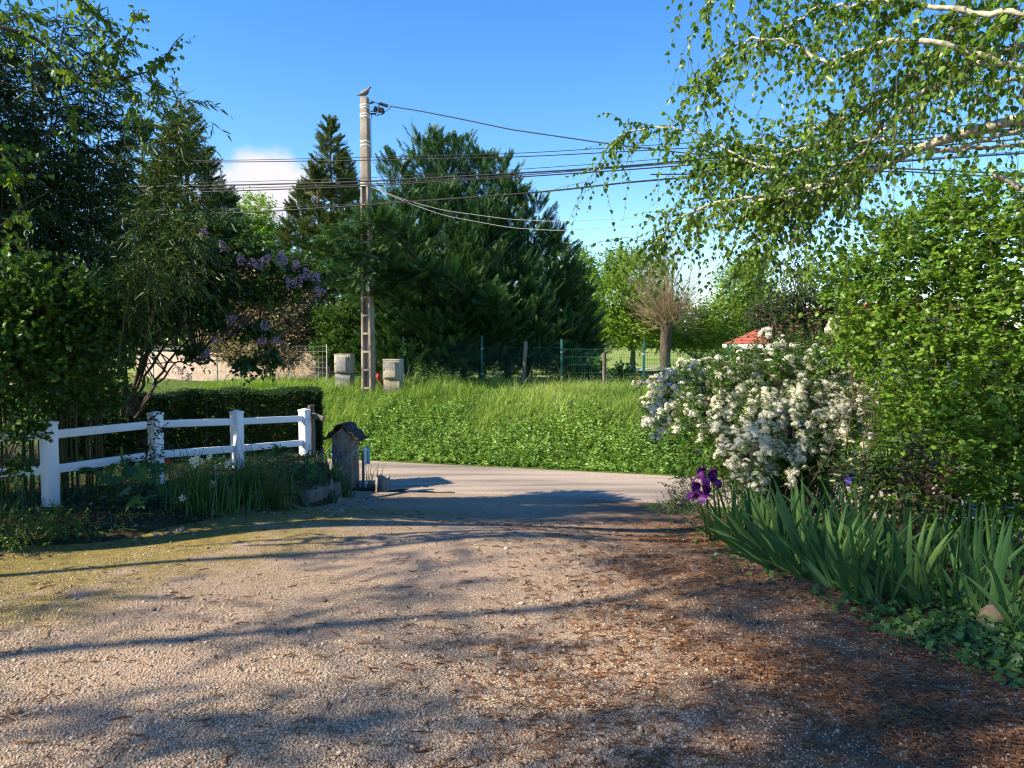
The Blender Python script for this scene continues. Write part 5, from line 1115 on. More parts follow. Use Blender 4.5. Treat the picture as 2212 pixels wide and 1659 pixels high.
def arch(b, apex, tip, rr, blo, start=.35, lv=1., dens=1.):
    Q = path([b, b * .45 + apex * .55 + [0, 0, .12], apex, apex * .4 + tip * .6 + [0, 0, .1 * np.linalg.norm(tip - apex)], tip], 34, None); Q[1:] += np.cumsum(r.normal(0, .004, (33, 3)), 0)
    wd.tubes(Q, np.linspace(rr, .0018, 34)[None], 4); Lq = np.linalg.norm(np.diff(Q, axis=0), axis=1).sum()
    n = int(Lq * 26 * lv); u = r.uniform(.22, 1, n) * 32; i0 = u.astype(int); B = Q[i0] + (Q[i0 + 1] - Q[i0]) * (u - i0)[:, None]; tg = nrm(Q[i0 + 1] - Q[i0])
    twigs(a, wd, r, B, tg * .4 + r.normal(0, .6, (n, 3)) + [0, 0, .35], r.uniform(.05, .16, n), 8, T_oval, .034, .3, .75, 0, r.uniform(.2, .8, n), .2, .0014, .5)
    m = int(Lq * 23 * blo * dens)
    if m:
        u = (start + (1 - start) * r.uniform(0, 1, m)) * 32; i0 = u.astype(int); B = Q[i0] + r.normal(0, .02, (m, 3)); ud = nrm(np.array([0, -.25, .9]) + r.normal(0, .5, (m, 3)))
        fl.inst(T_dome, B + ud * .02, ud, usph(r, m), r.uniform(.02, .04, m), np.clip(r.normal(.55, .28, m), 0, 1))
AR = [((1500, 800), (1395, 930), 7.6, 1.3), ((1480, 830), (1390, 900), 7.5, 1.2), ((1520, 830), (1410, 960), 7.4, 1.3), ((1560, 860), (1480, 960), 7.2, 1.4), ((1500, 840), (1420, 880), 7.6, 1.2), ((1540, 830), (1440, 860), 7.7, 1.2), ((1580, 870), (1540, 1000), 7.0, 1.5), ((1600, 880), (1570, 1040), 6.9, 1.5), ((1640, 860), (1620, 1010), 6.9, 1.6), ((1660, 880), (1650, 1060), 6.8, 1.6), ((1650, 900), (1600, 1060), 6.8, 1.5), ((1690, 890), (1680, 1030), 6.8, 1.3), ((1760, 860), (1740, 980), 6.9, 1.5), ((1780, 860), (1800, 960), 6.9, 1.5), ((1740, 840), (1720, 920), 7.0, 1.3), ((1800, 850), (1880, 910), 6.9, 1.4), ((1820, 850), (1900, 940), 6.8, 1.3), ((1700, 830), (1660, 930), 7.1, 1.1), ((1600, 800), (1500, 880), 7.4, 1.0), ((1720, 950), (1690, 1040), 6.7, 1.1), ((1860, 930), (1870, 1010), 6.6, 1.0), ((1650, 810), (1590, 900), 7.3, .9), ((1560, 790), (1440, 830), 7.8, 1.1), ((1700, 780), (1640, 830), 7.4, .7)]
for (ax, ay), (tx, ty), Y, blo in AR:
    for q in range(4):
        b = wb + np.array([r.normal(0, .2), r.normal(0, .2), 0]); b[2] = float(gz(b[0], b[1])); arch(b, at(ax + r.normal(0, 28), ay + r.normal(0, 20), Y + .35 + r.normal(0, .15)), at(tx + r.normal(0, 24), ty + r.normal(0, 24), Y + r.normal(0, .15)), .007, blo, .45)
for q in range(105):         # upright and inner leafy shoots, few flowers
    b = wb + np.array([r.normal(0, .25), r.normal(0, .25), 0]); b[2] = float(gz(b[0], b[1])); x = r.uniform(1480, 1880); y = 735 + abs(x - 1700) * .25 + abs(r.normal(0, 40)); ap = at(x, y + 60, 7.6 + r.normal(0, .3)); arch(b, ap, at(x + r.normal(-10, 25), y, 7.5 + r.normal(0, .3)), .006, .3, .5, 1.2)
for c, rd in [ED(1620, 900, 7.4, .7, .45, .5), ED(1720, 860, 7.5, .7, .45, .5), ED(1530, 980, 7.3, .38, .4, .5), ED(1500, 1060, 7.2, .25, .3, .35), ED(1640, 1020, 7.0, .5, .35, .4), ED(1780, 980, 7.0, .5, .4, .4), ED(1860, 900, 7.0, .35, .4, .3), ED(1510, 960, 7.5, .28, .3, .5), ED(1620, 800, 7.7, .5, .4, .25), ED(1730, 770, 7.7, .5, .4, .25)]:
    n = int(620 * (rd[0] * rd[1] + rd[1] * rd[2] + rd[0] * rd[2]) / 3); P, d = shell(r, c, rd, n, .35); dd = d * .6 + r.normal(0, .5, (n, 3)) + [0, 0, .3]
    twigs(a, wd, r, P, dd, r.uniform(.08, .24, n), 10, T_oval, .034, .4, .75, 0, np.clip(r.uniform(.25, .55) + r.normal(0, .15, n), 0, 1), .2, .0015, .5)
for x, y, Y in ((1808, 697, 6.9), (1800, 712, 6.9), (1822, 704, 6.95), (1655, 722, 7.4)):
    m = 12 if x > 1700 else 5; c = at(x, y, Y); u = usph(r, m); fl.inst(T_dome, c + u * .05, u + [0, 0, .4], usph(r, m), .034, r.uniform(.4, .9, m))
a.build('foliage', M_mid, WS); wd.build('stems', M_bark2, WS); fl.build('blossoms', M_petalw, WS)

# ================================================================== irises
r = np.random.default_rng(151)
def iris_fan(seed, h, n):
    r = np.random.default_rng(seed); a = Acc(); 
    for k in range(n):
        f = (k - (n - 1) / 2) / max(1, (n - 1) / 2); lean = f * .62 + r.normal(0, .08); hh = h * (1 - .25 * abs(f) + r.normal(0, .06)); az = 0. if lean > 0 else math.pi
        az += r.normal(0, .25)
        blades(a, r, [(f * .05, r.normal(0, .012), -.02)], hh, .037 * r.uniform(.7, 1.2), abs(lean), np.array([az]), 8, .06 + .12 * abs(f), val=np.array([r.uniform(.15, .9)]), sword=True, curve=1.25, twist=r.normal(-math.pi / 2, .3))
    return a
M_stalk = surfmat('flower_stalk', [(.06, .12, .035), (.1, .18, .05)], 20, .6, 0)
def fan_thing(seed, h, n, label):
    o = thing('iris_plant', label, 'iris', (0, 0, 0), 'fans of iris leaves'); iris_fan(seed, h, n).build('leaf_fan', M_iris, o); return o
IL = 'fan of upright sword shaped blue green iris leaves in the right border'
protos = [fan_thing(k, h, n, IL) for k, (h, n) in enumerate(((.62, 8), (.7, 9), (.56, 7), (.66, 8), (.6, 10)))]
IP = [(1560, 1165), (1585, 1180), (1605, 1192), (1630, 1200), (1650, 1212), (1675, 1222), (1695, 1232), (1725, 1240), (1755, 1252), (1790, 1268), (1815, 1282), (1845, 1296), (1885, 1302), (1925, 1304), (1965, 1300), (2010, 1312), (2050, 1318), (2095, 1330), (2140, 1345), (2190, 1368), (2235, 1390),
      (1640, 1150), (1680, 1160), (1720, 1172), (1760, 1185), (1810, 1200), (1860, 1215), (1910, 1226), (1965, 1240), (2020, 1248), (2080, 1256), (2140, 1266), (2200, 1280), (1780, 1140), (1850, 1160), (1920, 1175), (2000, 1190), (2090, 1205), (2180, 1215), (1600, 1145), (1740, 1215), (1870, 1255), (1990, 1270), (2110, 1295)]
for k, (x, y) in enumerate(IP):
    g = gp(x, y); p0 = protos[k % 5]
    rz = math.pi + r.normal(.15, .4) if r.uniform() < .7 else r.normal(0, .5)
    if k < 5: o = p0; o.location = g; o.rotation_euler = (0, 0, rz); sc = r.uniform(.8, 1.15); o.scale = (sc,) * 3
    else: o = copy_thing(p0, g, rz, r.uniform(.68, 1.2))
    o.rotation_euler = (r.normal(.04, .1), r.normal(-.2, .15), r.normal(0, .6))
def petal(a, c, d, up, l, wd_, curl, val):
    d = nrm(d); x = nrm(np.cross(d, up)); z = np.cross(x, d); V = []; g = np.random.default_rng(int(abs(c[0] * 1e4)) % 9999 + int(val * 100))
    for i in range(6):
        s = i / 5; w_ = wd_ * math.sin(math.pi * (.12 + .76 * s)) ** .7
        for j in range(5):
            t = (j - 2) / 2; V.append(c + d * l * math.sin(curl * s) / curl + z * l * (1 - math.cos(curl * s)) / curl + x * w_ * t + z * (.18 * w_ * (abs(t) ** 2) + .004 * g.normal()))
    a.mesh(V, [(i * 5 + j, i * 5 + j + 1, (i + 1) * 5 + j + 1, (i + 1) * 5 + j) for i in range(5) for j in range(4)], val)
def iris_flower(name, label, base, head, mat, sz=1., parent=None):
    base = np.asarray(base); root = thing(name, label, 'flower', base); a = Acc(); a.tubes(path([base, (base + head) / 2 + [.01, 0, .02], head], 8), .006, 6); a.build('stalk', M_stalk, root)
    a = Acc(); r = np.random.default_rng(int(abs(head[0]) * 9999) % 7777); t0 = r.uniform(0, 6)
    for k in range(3):
        t = t0 + k * 2.094; o = np.array([math.cos(t), math.sin(t), 0]); petal(a, head + [0, 0, .005], o * .8 + [0, 0, .75], np.array([0, 0, -1.]) + o * .1, .085 * sz, .032 * sz, -2.3, .2 + .2 * k)
        a_ = Acc(); t2 = t + 1.047; o2 = np.array([math.cos(t2), math.sin(t2), 0])
        petal(a, head, o2 + [0, 0, .35], np.array([0, 0, -1.]), .1 * sz, .035 * sz, 2.2, .35 + .25 * k)
        m2 = np.cross(o, [0, 0, 1]); petal(a, head + o * .012, o * .15 + [0, 0, 1.], o, .085 * sz, .034 * sz, -1.5, .8)
    a.build('petals', mat, root, smooth=True); return root
ib = gp(1575, 1165)
for (x, y, Y, lab, s) in ((1516, 1030, 5.9, 'deep purple bearded iris bloom, upper of the cluster before the white shrub', 1.1), (1540, 1034, 5.95, 'deep purple bearded iris bloom leaning right at the top of the cluster', 1.1), (1503, 1062, 5.85, 'deep purple bearded iris bloom lowest and nearest the road', 1.1), (1525, 1068, 5.8, 'deep purple bearded iris bloom hanging below the upper pair', 1.1)):
    h = at(x, y, Y); iris_flower('iris_flower', lab, ib + np.array([(h[0] - ib[0]) * .4, 0, 0]), h, M_purple, s)
g = gp(1850, 1180); iris_flower('iris_flower', 'bright violet blue iris bloom above the leaves in the right border', g, at(1836, 1030, g[1] - .1), M_blue, 1.0)
def spike(name, label, base, heads, mat, nfl, rad, hgt, leafm=M_strap, nl=14, lh=.25, seed=0):
    r = np.random.default_rng(seed); base = np.asarray(base); root = thing(name, label, 'flower', base)
    a = Acc(); blades(a, r, base + r.normal(0, .05, (nl, 3)) * [1, 1, 0], lh * r.uniform(.7, 1.2, nl), .018, r.uniform(.2, .8, nl), r.uniform(0, 6.28, nl), 5, .25); a.build('leaves', leafm, root)
    for h in heads:
        h = np.asarray(h); a = Acc(); b = base + (h - base) * [.45, .45, 0]; a.tubes(path([b, (b + h) / 2, h], 6), .003, 4); st = a.build('stalk', M_stalk, root)
        a = Acc(); t = r.uniform(0, 1, nfl); u = usph(r, nfl) * [1, 1, .4]; P = h + np.array([0, 0, 1]) * (hgt * (t - .6))[:, None] + u * (rad * (1.1 - .6 * t))[:, None]
        a.inst(T_small, P, u + [0, 0, -.4] + r.normal(0, .3, (nfl, 3)), usph(r, nfl), .022, r.uniform(0, 1, nfl)); a.build('flower_head', mat, st)
g = gp(1640, 1120); g[1] += .3
spike('bluebell', 'pale violet bluebell spikes in front of the white flowers', g, [at(1618, 1040, g[1]), at(1632, 1046, g[1]), at(1642, 1052, g[1])], M_petall if False else M_blue, 34, .03, .12, seed=3)
g = gp(735, 1048); g = onground(at(728, 1000, 9.9)[0], 9.9)
spike('bluebell', 'violet blue bluebells leaning beside the tiled pillar', g, [at(712, 972, 9.8), at(721, 966, 9.8), at(729, 970, 9.75), at(716, 981, 9.8), at(736, 984, 9.75), at(724, 985, 9.7), at(694, 976, 9.9)], M_blue, 26, .028, .09, nl=40, lh=.34, seed=4)
shrub('catmint', 'greyish catmint mound with faint mauve flowers at the road corner of the right border', 'plant', gp(1455, 1100), [ED(1452, 1085, 7.9, .16, .18, .1), ED(1480, 1070, 7.7, .18, .2, .14), ED(1500, 1095, 7.3, .16, .2, .1), ED(1440, 1100, 8.1, .12, .15, .07)], leafmat('catmint_leaf', [(.06, .09, .05), (.1, .13, .08), (.2, .16, .3)], .25), T_small, .022, 12, .16, 2000, 161, (.2, .6), up=.8, stems=8, srad=.003)

# rose with reddish leaves in the right border, ivy at its foot
shrub('rose_bush', 'rose bush with dark reddish and green leaves above the iris leaves', 'rose', gp(1950, 1215), [ED(1890, 1020, 5.5, .26, .25, .14), ED(1960, 980, 5.4, .22, .22, .16), ED(2010, 1040, 5.2, .22, .22, .22), ED(1950, 1090, 5.2, .22, .22, .16), ED(1800, 1010, 5.8, .2, .2, .08)], M_rosel, T_leaf(.62), .06, 5, .2, 800, 162, (.1, .8), droop=.6, side=1., stems=10, srad=.006, lo=.2)
M_ivy = leafmat('ivy_leaf', [(.02, .055, .018), (.05, .115, .03), (.13, .22, .06)], .3, .4, .4)
r = np.random.default_rng(171); a = Acc()
def ivy(poly_c, n, spread, size):
    P = []
    for (x, y), k, s in zip(poly_c, n, spread):
        g = gp(x, y); q = np.stack([g[0] + r.normal(0, s, k), g[1] + r.normal(0, s * .8, k)], 1); q = q[q[:, 0] > br(q[:, 1]) - .32]; P.append(q)
    P = np.concatenate(P); z = gz(P[:, 0], P[:, 1]) + np.abs(r.normal(.02, .035, len(P))); n = len(P)
    a.inst(T_ivy, np.c_[P, z], r.normal(0, 1, (n, 3)) * [1, 1, .25] + [-.3, -.4, 0], np.array([-.2, -.5, .9]) + r.normal(0, .35, (n, 3)), size * r.uniform(.5, 1.25, n), r.uniform(.1, .9, n))
ivy([(1960, 1370), (2010, 1365), (2060, 1380), (2110, 1390), (2160, 1400), (2210, 1420), (2250, 1400), (2150, 1440), (2200, 1460), (1850, 1320), (1790, 1290), (1700, 1250), (1640, 1225), (1590, 1205), (1990, 1330), (2090, 1340), (2190, 1360), (1540, 1180), (1900, 1340), (2000, 1260), (2120, 1300), (1800, 1240), (1700, 1190)], [110, 110, 130, 150, 170, 190, 190, 120, 140, 40, 40, 30, 35, 30, 110, 90, 150, 30, 60, 60, 150, 50, 40], [.13, .13, .15, .15, .16, .17, .2, .12, .13, .12, .12, .12, .12, .1, .2, .2, .2, .1, .07, .3, .3, .3, .3], .041)
tag(a.build('ivy', M_ivy, None, gp(2100, 1390)), kind='stuff')

# ================================================================== plants of the left bed
r = np.random.default_rng(181)
def flower6(a, ctr, c, d, s, r, val=.6):
    d = nrm(d); x = nrm(np.cross(d, [.2, .1, 1.])); y = np.cross(d, x)
    an = np.arange(6) * math.pi / 3; dirs = np.cos(an)[:, None] * x + np.sin(an)[:, None] * y
    a.inst(T_oval, np.repeat(c[None], 6, 0), dirs + d * .15, np.repeat(d[None], 6, 0), s, val + r.normal(0, .1, 6)); ctr.tubes(np.array([c, c + d * s * .4]), np.array([[s * .14, s * .22]]), 6)
def daffodils(label, x, y, spread, n, h, heads, seed):
    r = np.random.default_rng(seed); g = gp(x, y); root = thing('daffodil_clump', label, 'daffodil', g); a = Acc()
    b = g + np.stack([r.normal(0, spread, n), r.normal(0, spread * .7, n), np.zeros(n)], 1); b[:, 2] = gz(b[:, 0], b[:, 1]) - .01
    blades(a, r, b, h * r.uniform(.6, 1.1, n), r.uniform(.009, .015, n), np.abs(r.normal(.3, .25, n)), r.uniform(0, 6.28, n), 6, np.abs(r.normal(.12, .14, n)), .9); a.build('leaves', M_strap, root)
    for hx_, hy_ in heads:
        hp = at(hx_, hy_, g[1] - .08 + r.normal(0, .06)); s = Acc(); bb_ = np.array([hp[0] + r.normal(0, .03), hp[1] + .05, float(gz(hp[0], hp[1]))]); s.tubes(path([bb_, (bb_ + hp) / 2, hp], 6), .003, 5); st = s.build('stalk', M_stalk, root)
        f, c2 = Acc(), Acc(); flower6(f, c2, hp, np.array([r.normal(0, .5), -1, r.normal(.1, .3)]), .042, r); f.build('flower', M_cream, st); c2.build('cup', M_yel, st)
daffodils('large clump of dark strap leaves with white narcissus flowers before the second fence post', 425, 1100, .12, 240, .62, [(416, 995), (425, 990), (433, 996), (453, 987), (420, 1003), (395, 1076)], 1)
daffodils('clump of dark strap leaves with three white narcissus flowers right of the large clump', 478, 1092, .12, 170, .5, [(465, 1010), (490, 1003), (497, 998), (452, 1050), (460, 1045)], 2)
g = gp(375, 1090); TU = thing('tulip', 'single red tulip beside the white fence post', 'tulip', g); a = Acc(); hp = at(362, 1000, g[1]); a.tubes(path([g, (g + hp) / 2 + [.01, 0, 0], hp], 7), .004, 5); a.build('stalk', M_stalk, TU)
a = Acc()
for k in range(6): t = k * 1.047; o = np.array([math.cos(t), math.sin(t), 0]); petal(a, hp - [0, 0, .02] + o * .008, o * .55 + [0, 0, 1.], -o, .062, .024, .9, .3 + .1 * k)
a.build('petals', M_red, TU); a = Acc(); blades(a, r, np.repeat(g[None], 4, 0), .22, .03, .4, np.array([.3, 2, 3.6, 5]), 6, .1, sword=True); a.build('leaves', M_strap, TU)
def clump(name, label, cat, x, y, spread, n, h, w_, lean, droop, mat, seed, sword=False, Y=None):
    r = np.random.default_rng(seed); g = gp(x, y) if Y is None else onground(at(x, y, Y)[0], Y); b = g + np.stack([r.normal(0, spread, n), r.normal(0, spread * .7, n), np.zeros(n)], 1); b[:, 2] = gz(b[:, 0], b[:, 1]) - .01; a = Acc()
    blades(a, r, b, h * r.uniform(.6, 1.15, n), w_ * r.uniform(.7, 1.2, n), np.abs(r.normal(lean, lean * .5, n)), r.uniform(0, 6.28, n), 7, np.clip(r.normal(droop, droop * .5, n), 0, 1.2), .9, None, sword); o = a.build(name, mat, None, g); return tag(o, label, cat)
clump('grass_clump', 'tall arching clump of pale green ornamental grass in the left bed', 'grass', 572, 1090, .14, 300, .78, .011, .45, .45, M_straw, 11)
clump('grass_clump', 'darker arching grass leaves between the narcissus and the pale grass', 'grass', 530, 1085, .1, 140, .6, .012, .4, .4, M_strap, 12)
clump('hosta', 'broad pale green hosta leaves at the front edge of the left bed', 'plant', 540, 1095, .03, 9, .26, .085, .55, .35, M_nettle, 13, True)
clump('iris_plant', 'small fan of broad blue green leaves near the edging bricks', 'iris', 640, 1072, .06, 14, .34, .045, .5, .35, M_iris, 14, True)
clump('iris_plant', 'low clump of strap leaves behind the edging bricks', 'iris', 690, 1052, .1, 26, .3, .035, .5, .3, M_iris, 15, True)
clump('strap_leaf_plant', 'dark strap leaf clump at the foot of the pillar', 'plant', 735, 1050, .1, 60, .34, .022, .55, .35, M_strap, 16, True, 10.0)
clump('sprouting_leaves', 'thin upright leaves sprouting beside the hollow stump', 'plant', 797, 1052, .05, 16, .42, .014, .35, .1, M_strap, 17)
clump('sprouting_leaves', 'few thin reddish upright leaves growing out of the hollow stump', 'plant', 818, 1045, .03, 7, .4, .012, .2, .05, M_straw, 18)
shrub('dark_leaf_plant', 'bushy dark green plant with a few dull orange blooms before the last white fence post', 'plant', onground(at(615, 1000, 9.2)[0], 9.2), [ED(600, 990, 9.1, .2, .22, .14), ED(640, 1000, 9.1, .18, .2, .13), ED(660, 1020, 9.0, .16, .2, .12), ED(615, 1020, 8.9, .18, .2, .12), ED(570, 1000, 9.0, .14, .16, .1)], M_strap, T_leaf(.34), .1, 6, .18, 420, 182, (.2, .6), stems=8, srad=.004)
for q, (x, y) in enumerate(((612, 995), (618, 998), (624, 999))):
    c = at(x, y, 8.95); m = Acc(); u = usph(r, 26); m.inst(T_small, c + u * .02, u, usph(r, 26), .03, r.uniform(.2, 1, 26)); tag(m.build('blossom', leafmat('orange_petal', [(.3, .07, .03), (.5, .16, .07)], .3), bpy.data.objects['dark_leaf_plant']))
shrub('rose_bush', 'climbing rose with small dark reddish leaves around the second white fence post', 'rose', gp(322, 1060), [ED(330, 905, 7.95, .07, .1, .1), ED(320, 960, 7.95, .09, .12, .16), ED(335, 1000, 7.95, .09, .12, .16), ED(300, 1000, 7.95, .12, .12, .07), ED(350, 925, 7.95, .08, .1, .06), ED(355, 960, 7.95, .06, .1, .12), ED(275, 1000, 7.9, .1, .1, .05), ED(325, 1040, 7.9, .1, .1, .12)], M_rosel, T_leaf(.6), .04, 5, .14, 1100, 183, (.05, .7), droop=.5, stems=6, srad=.006, lo=.1)
# big lobed leaf plant (acanthus like)
r = np.random.default_rng(184); g = gp(255, 1085); AC = thing('lobed_leaf_plant', 'plant with large dark lobed leaves between the first two white fence posts', 'plant', g); a, wd = Acc(), Acc()
for k in range(34):
    x, y = r.uniform(190, 355), r.uniform(1000, 1085); e = at(x, y, 7.15 + r.normal(0, .18)); b = g + r.normal(0, .08, 3) * [1, 1, 0]; wd.tubes(path([b, (b + e) / 2 + [0, 0, .06], e], 7), .004, 5)
    a.inst(T_maple, [e], [nrm(e - b) * [1, 1, .2] + r.normal(0, .3, 3)], [np.array([0, -.5, .9]) + r.normal(0, .3, 3)], .13 * r.uniform(.6, 1.15), r.uniform(.2, .8))
st = path([at(270, 1030, 7.2), at(265, 1000, 7.2), at(262, 965, 7.2)], 6); wd.tubes(st, .008, 6); u = r.uniform(0, 1, 90); P = st[0] + (st[-1] - st[0]) * u[:, None]; d = usph(r, 90); a.inst(T_leaf(.4), P, d + [0, 0, .5], usph(r, 90), .05 * (1.2 - u), r.uniform(.4, .9, 90))
a.build('leaves', M_strap, AC); wd.build('stems', M_stalk, AC)
# undergrowth behind the fence and low weeds in the bed
a = Acc(); n = 5200; x = r.uniform(-7.5, -1.9, n); y = r.uniform(6.1, 10.4, n); k = (x < bl(y) - .12) & (sval(x, y) < 9.75); x, y = x[k], y[k]; n = len(x)
blades(a, r, np.stack([x, y, gz(x, y) - .01], 1), np.where(x < -4.3, r.uniform(.1, .34, n), r.uniform(.03, .12, n)) * (.7 + .4 * np.sin(x * 3) * np.sin(y * 4)), .011, np.abs(r.normal(.4, .3, n)), r.uniform(0, 6.28, n), 4, .2)
n = 9000; x = r.uniform(-7.5, -1.9, n); y = r.uniform(5.7, 10.4, n); dn = np.sin(x * 2.3 + 1) * np.sin(y * 3.1) + .6 * np.sin(x * 5 + y * 4); k = (x < bl(y) - .02) & (sval(x, y) < 9.8) & (dn + r.normal(0, .5, n) > .15); x, y = x[k], y[k]; n = len(x)
a.inst(T_ivy, np.stack([x, y, gz(x, y) + np.abs(r.normal(.03, .05, n))], 1), r.normal(0, 1, (n, 3)) * [1, 1, .3], np.array([0, 0, 1.]) + r.normal(0, .4, (n, 3)), r.uniform(.018, .045, n), r.uniform(.1, .9, n))
tag(a.build('undergrowth', M_strap, None, (-4, 8, 0)), kind='stuff')
# dead leaves on soil and drive edges
a = Acc(); n = 6500; x = r.uniform(-7, 3.6, n); y = r.uniform(2.8, 10, n); e = np.minimum(np.abs(x - br(y)), np.abs(x - bl(y))); k = (r.uniform(0, 1, n) < np.exp(-(e / .35) ** 2)) | (((x < bl(y)) | (x > br(y))) & (r.uniform(0, 1, n) < .6)); k &= sval(x, y) < 9.8; x, y = x[k], y[k]; n = len(x)
a.inst(T_oval, np.stack([x, y, gz(x, y) + .012 + np.abs(r.normal(0, .006, n))], 1), r.normal(0, 1, (n, 3)) * [1, 1, .15], np.array([0, 0, 1.]) + r.normal(0, .3, (n, 3)), r.uniform(.02, .06, n), r.uniform(0, 1, n))
tag(a.build('dead_leaves', leafmat('dead_leaf', [(.05, .03, .018), (.14, .08, .045), (.27, .17, .1)], .1, .8, .1), None, (0, 5, 0)), kind='stuff')

# ================================================================== grass bank, nettles, verge
r = np.random.default_rng(191); a = Acc()
def scatter(n, u0, u1, s0, s1):
    u, s = r.uniform(u0, u1, n), r.uniform(s0, s1, n); x, y = us(u, s); return x, y, s, u
nt_ = 9500; X0, Y0, s0, u0 = scatter(nt_, -13, 11, S1 + .02, 19.5); k = np.abs(X0) < .72 * Y0 + .6; X0, Y0, s0, u0 = X0[k], Y0[k], s0[k], u0[k]; nt_ = len(X0)
patch = .5 + .5 * np.sin(u0 * 1.7 + s0) * np.sin(s0 * 2.3 - .7 * u0); th_ = np.clip(.15 + .2 * patch + r.normal(0, .075, nt_), .05, .6) * np.clip((s0 - S1 + .12) / .7, .22, 1) * np.where((s0 < 14.3) & (u0 > -7.5) & (u0 < 3.1), .62, 1)
tv = np.clip(.3 + .25 * patch + r.normal(0, .2, nt_) + .4 * np.exp(-((u0 + 4.0) / 1.3) ** 2) * (s0 > 14) + np.clip(.08 * (s0 - 16), 0, .15), 0, 1); ta = r.uniform(0, 6.28, nt_); per = r.integers(7, 20, nt_)
q = np.repeat(np.arange(nt_), per); n = len(q); of = r.normal(0, 1, (n, 2)) * (.05 + .05 * r.uniform(0, 1, nt_))[q][:, None]; x, y = X0[q] + of[:, 0], Y0[q] + of[:, 1]; ok = sval(x, y) > S1 + .01; q, of, x, y = q[ok], of[ok], x[ok], y[ok]; n = len(q)
az_ = np.where(r.uniform(0, 1, n) < .6, np.arctan2(of[:, 1], of[:, 0]), ta[q]) + r.normal(0, .4, n)
blades(a, r, np.stack([x, y, gz(x, y) - .02], 1), th_[q] * r.uniform(.55, 1.3, n), r.uniform(.007, .015, n), np.abs(r.normal(.6, .4, n)), az_, 5, np.abs(r.normal(.35, .28, n)), .85, np.clip(tv[q] + r.normal(0, .14, n), 0, 1))
tag(a.build('bank_grass', M_grass, None, (0, 15, 0)), kind='stuff')
a = Acc(); n = 9500; x, y, s, u = scatter(n, -9, 9, S1 + .12, 15.6); lim = 14.3 + np.abs(r.normal(0, .45, n)) + .5 * np.sin(u * 1.7) + .3 * np.sin(u * 4.1); k = (s < lim) & (r.uniform(0, 1, n) < np.where(u > 3.1, .2, 1)) & (u > -7.5); x, y, s, u = x[k], y[k], s[k], u[k]; n = len(x)
h = r.uniform(.14, .38, n) * np.clip((s - S1) / .6, .4, 1) * (.8 + .35 * np.sin(u * 3.1 + s) * np.sin(2 * s)); st = np.stack([x, y, gz(x, y)], 1)
twigs(a, None, r, st, np.array([0, -.15, 1.]) + r.normal(0, .25, (n, 3)), h, 10, T_leaf(.62), .068, .0, 1.3, .3, np.clip(r.normal(.45, .25, n) + .15 * np.sin(u * 2) * np.sin(s * 5), 0, 1), .25)
tag(a.build('nettle_patch', M_nettle, None, (0, 13.5, -.3)), kind='stuff')
a = Acc(); n = 2600; x, y, s, u = scatter(n, -9, 9, 14.5, 19.2); k = (np.sin(u * 1.3 + 1) * np.sin(s * 1.9) + r.normal(0, .4, n) > .25) | ((u > -1) & (s > 17.6)); x, y, s, u = x[k], y[k], s[k], u[k]; n = len(x)
blades(a, r, np.stack([x, y, gz(x, y)], 1), r.uniform(.3, .75, n), .007, np.abs(r.normal(.35, .2, n)), r.uniform(0, 6.28, n), 5, np.abs(r.normal(.1, .1, n)), .9, r.uniform(.3, 1, n))
tag(a.build('dry_grass', M_straw, None, (0, 16, .3)), kind='stuff')
# tall weeds along the mesh fence
for k, (x, y, hh, lab) in enumerate(((905, 815, .55, 'tall flowering weed at the left end of the mesh fence'), (978, 812, .45, 'bushy weed with yellowish tips before the mesh fence'), (1065, 800, .75, 'thin tall weed with few leaves in front of the green fence'), (960, 828, .4, 'leafy weed on the bank top before the dark conifer'))):
    g = onground(at(x, 835, 18.6)[0], 18.6); rr = np.random.default_rng(k + 300); n = 14 if k != 2 else 4; a = Acc(); wd = Acc(); twigs(a, wd, rr, g + rr.normal(0, .14, (n, 3)) * [1, 1, 0], np.array([0, 0, 1.]) + rr.normal(0, .22, (n, 3)), hh * rr.uniform(.6, 1.3, n), 18, T_leaf(.4), .09, .05, 1.1, .1, rr.uniform(.4, .9, n), .2, .006); root = thing('tall_weed', lab, 'weed', g, None); a.build('foliage', M_nettle, root); wd.build('stems', M_stalk, root)
# verge beside the road on the garden side
a = Acc(); n = 9000; x, y, s, u = scatter(n, -3, 4, S0 - .75, S0 + .08); k = ((x < -.75 + .25 * np.sin(s * 9)) & (x > -1.75) | (x > 1.7)) & (r.uniform(0, 1, n) < .75); x, y = x[k], y[k]; n = len(x)
blades(a, r, np.stack([x, y, gz(x, y) - .01], 1), r.uniform(.03, .11, n), .008, np.abs(r.normal(.5, .3, n)), r.uniform(0, 6.28, n), 3, .2)
n = 16000; x = r.uniform(-5, 2, n); y = r.uniform(3.2, 9.4, n); e = y * .52 - x; pt = np.sin(x * 3.1 + y) * np.sin(y * 4.3 - x) + .5 * np.sin(7 * x + 2 * y); k = (x > bl(y) - .1) & (e + .8 * pt + r.normal(0, .5, n) > 5.6) | (x > br(y) - .45) & (x < br(y) + .1) & (pt > .3); x, y = x[k], y[k]; n = len(x)
blades(a, r, np.stack([x, y, gz(x, y) - .003], 1), r.uniform(.012, .04, n), .004, np.abs(r.normal(.7, .4, n)), r.uniform(0, 6.28, n), 3, .2)
tag(a.build('verge_grass', M_grass, None, (-1, 9.5, -.4)), kind='stuff')

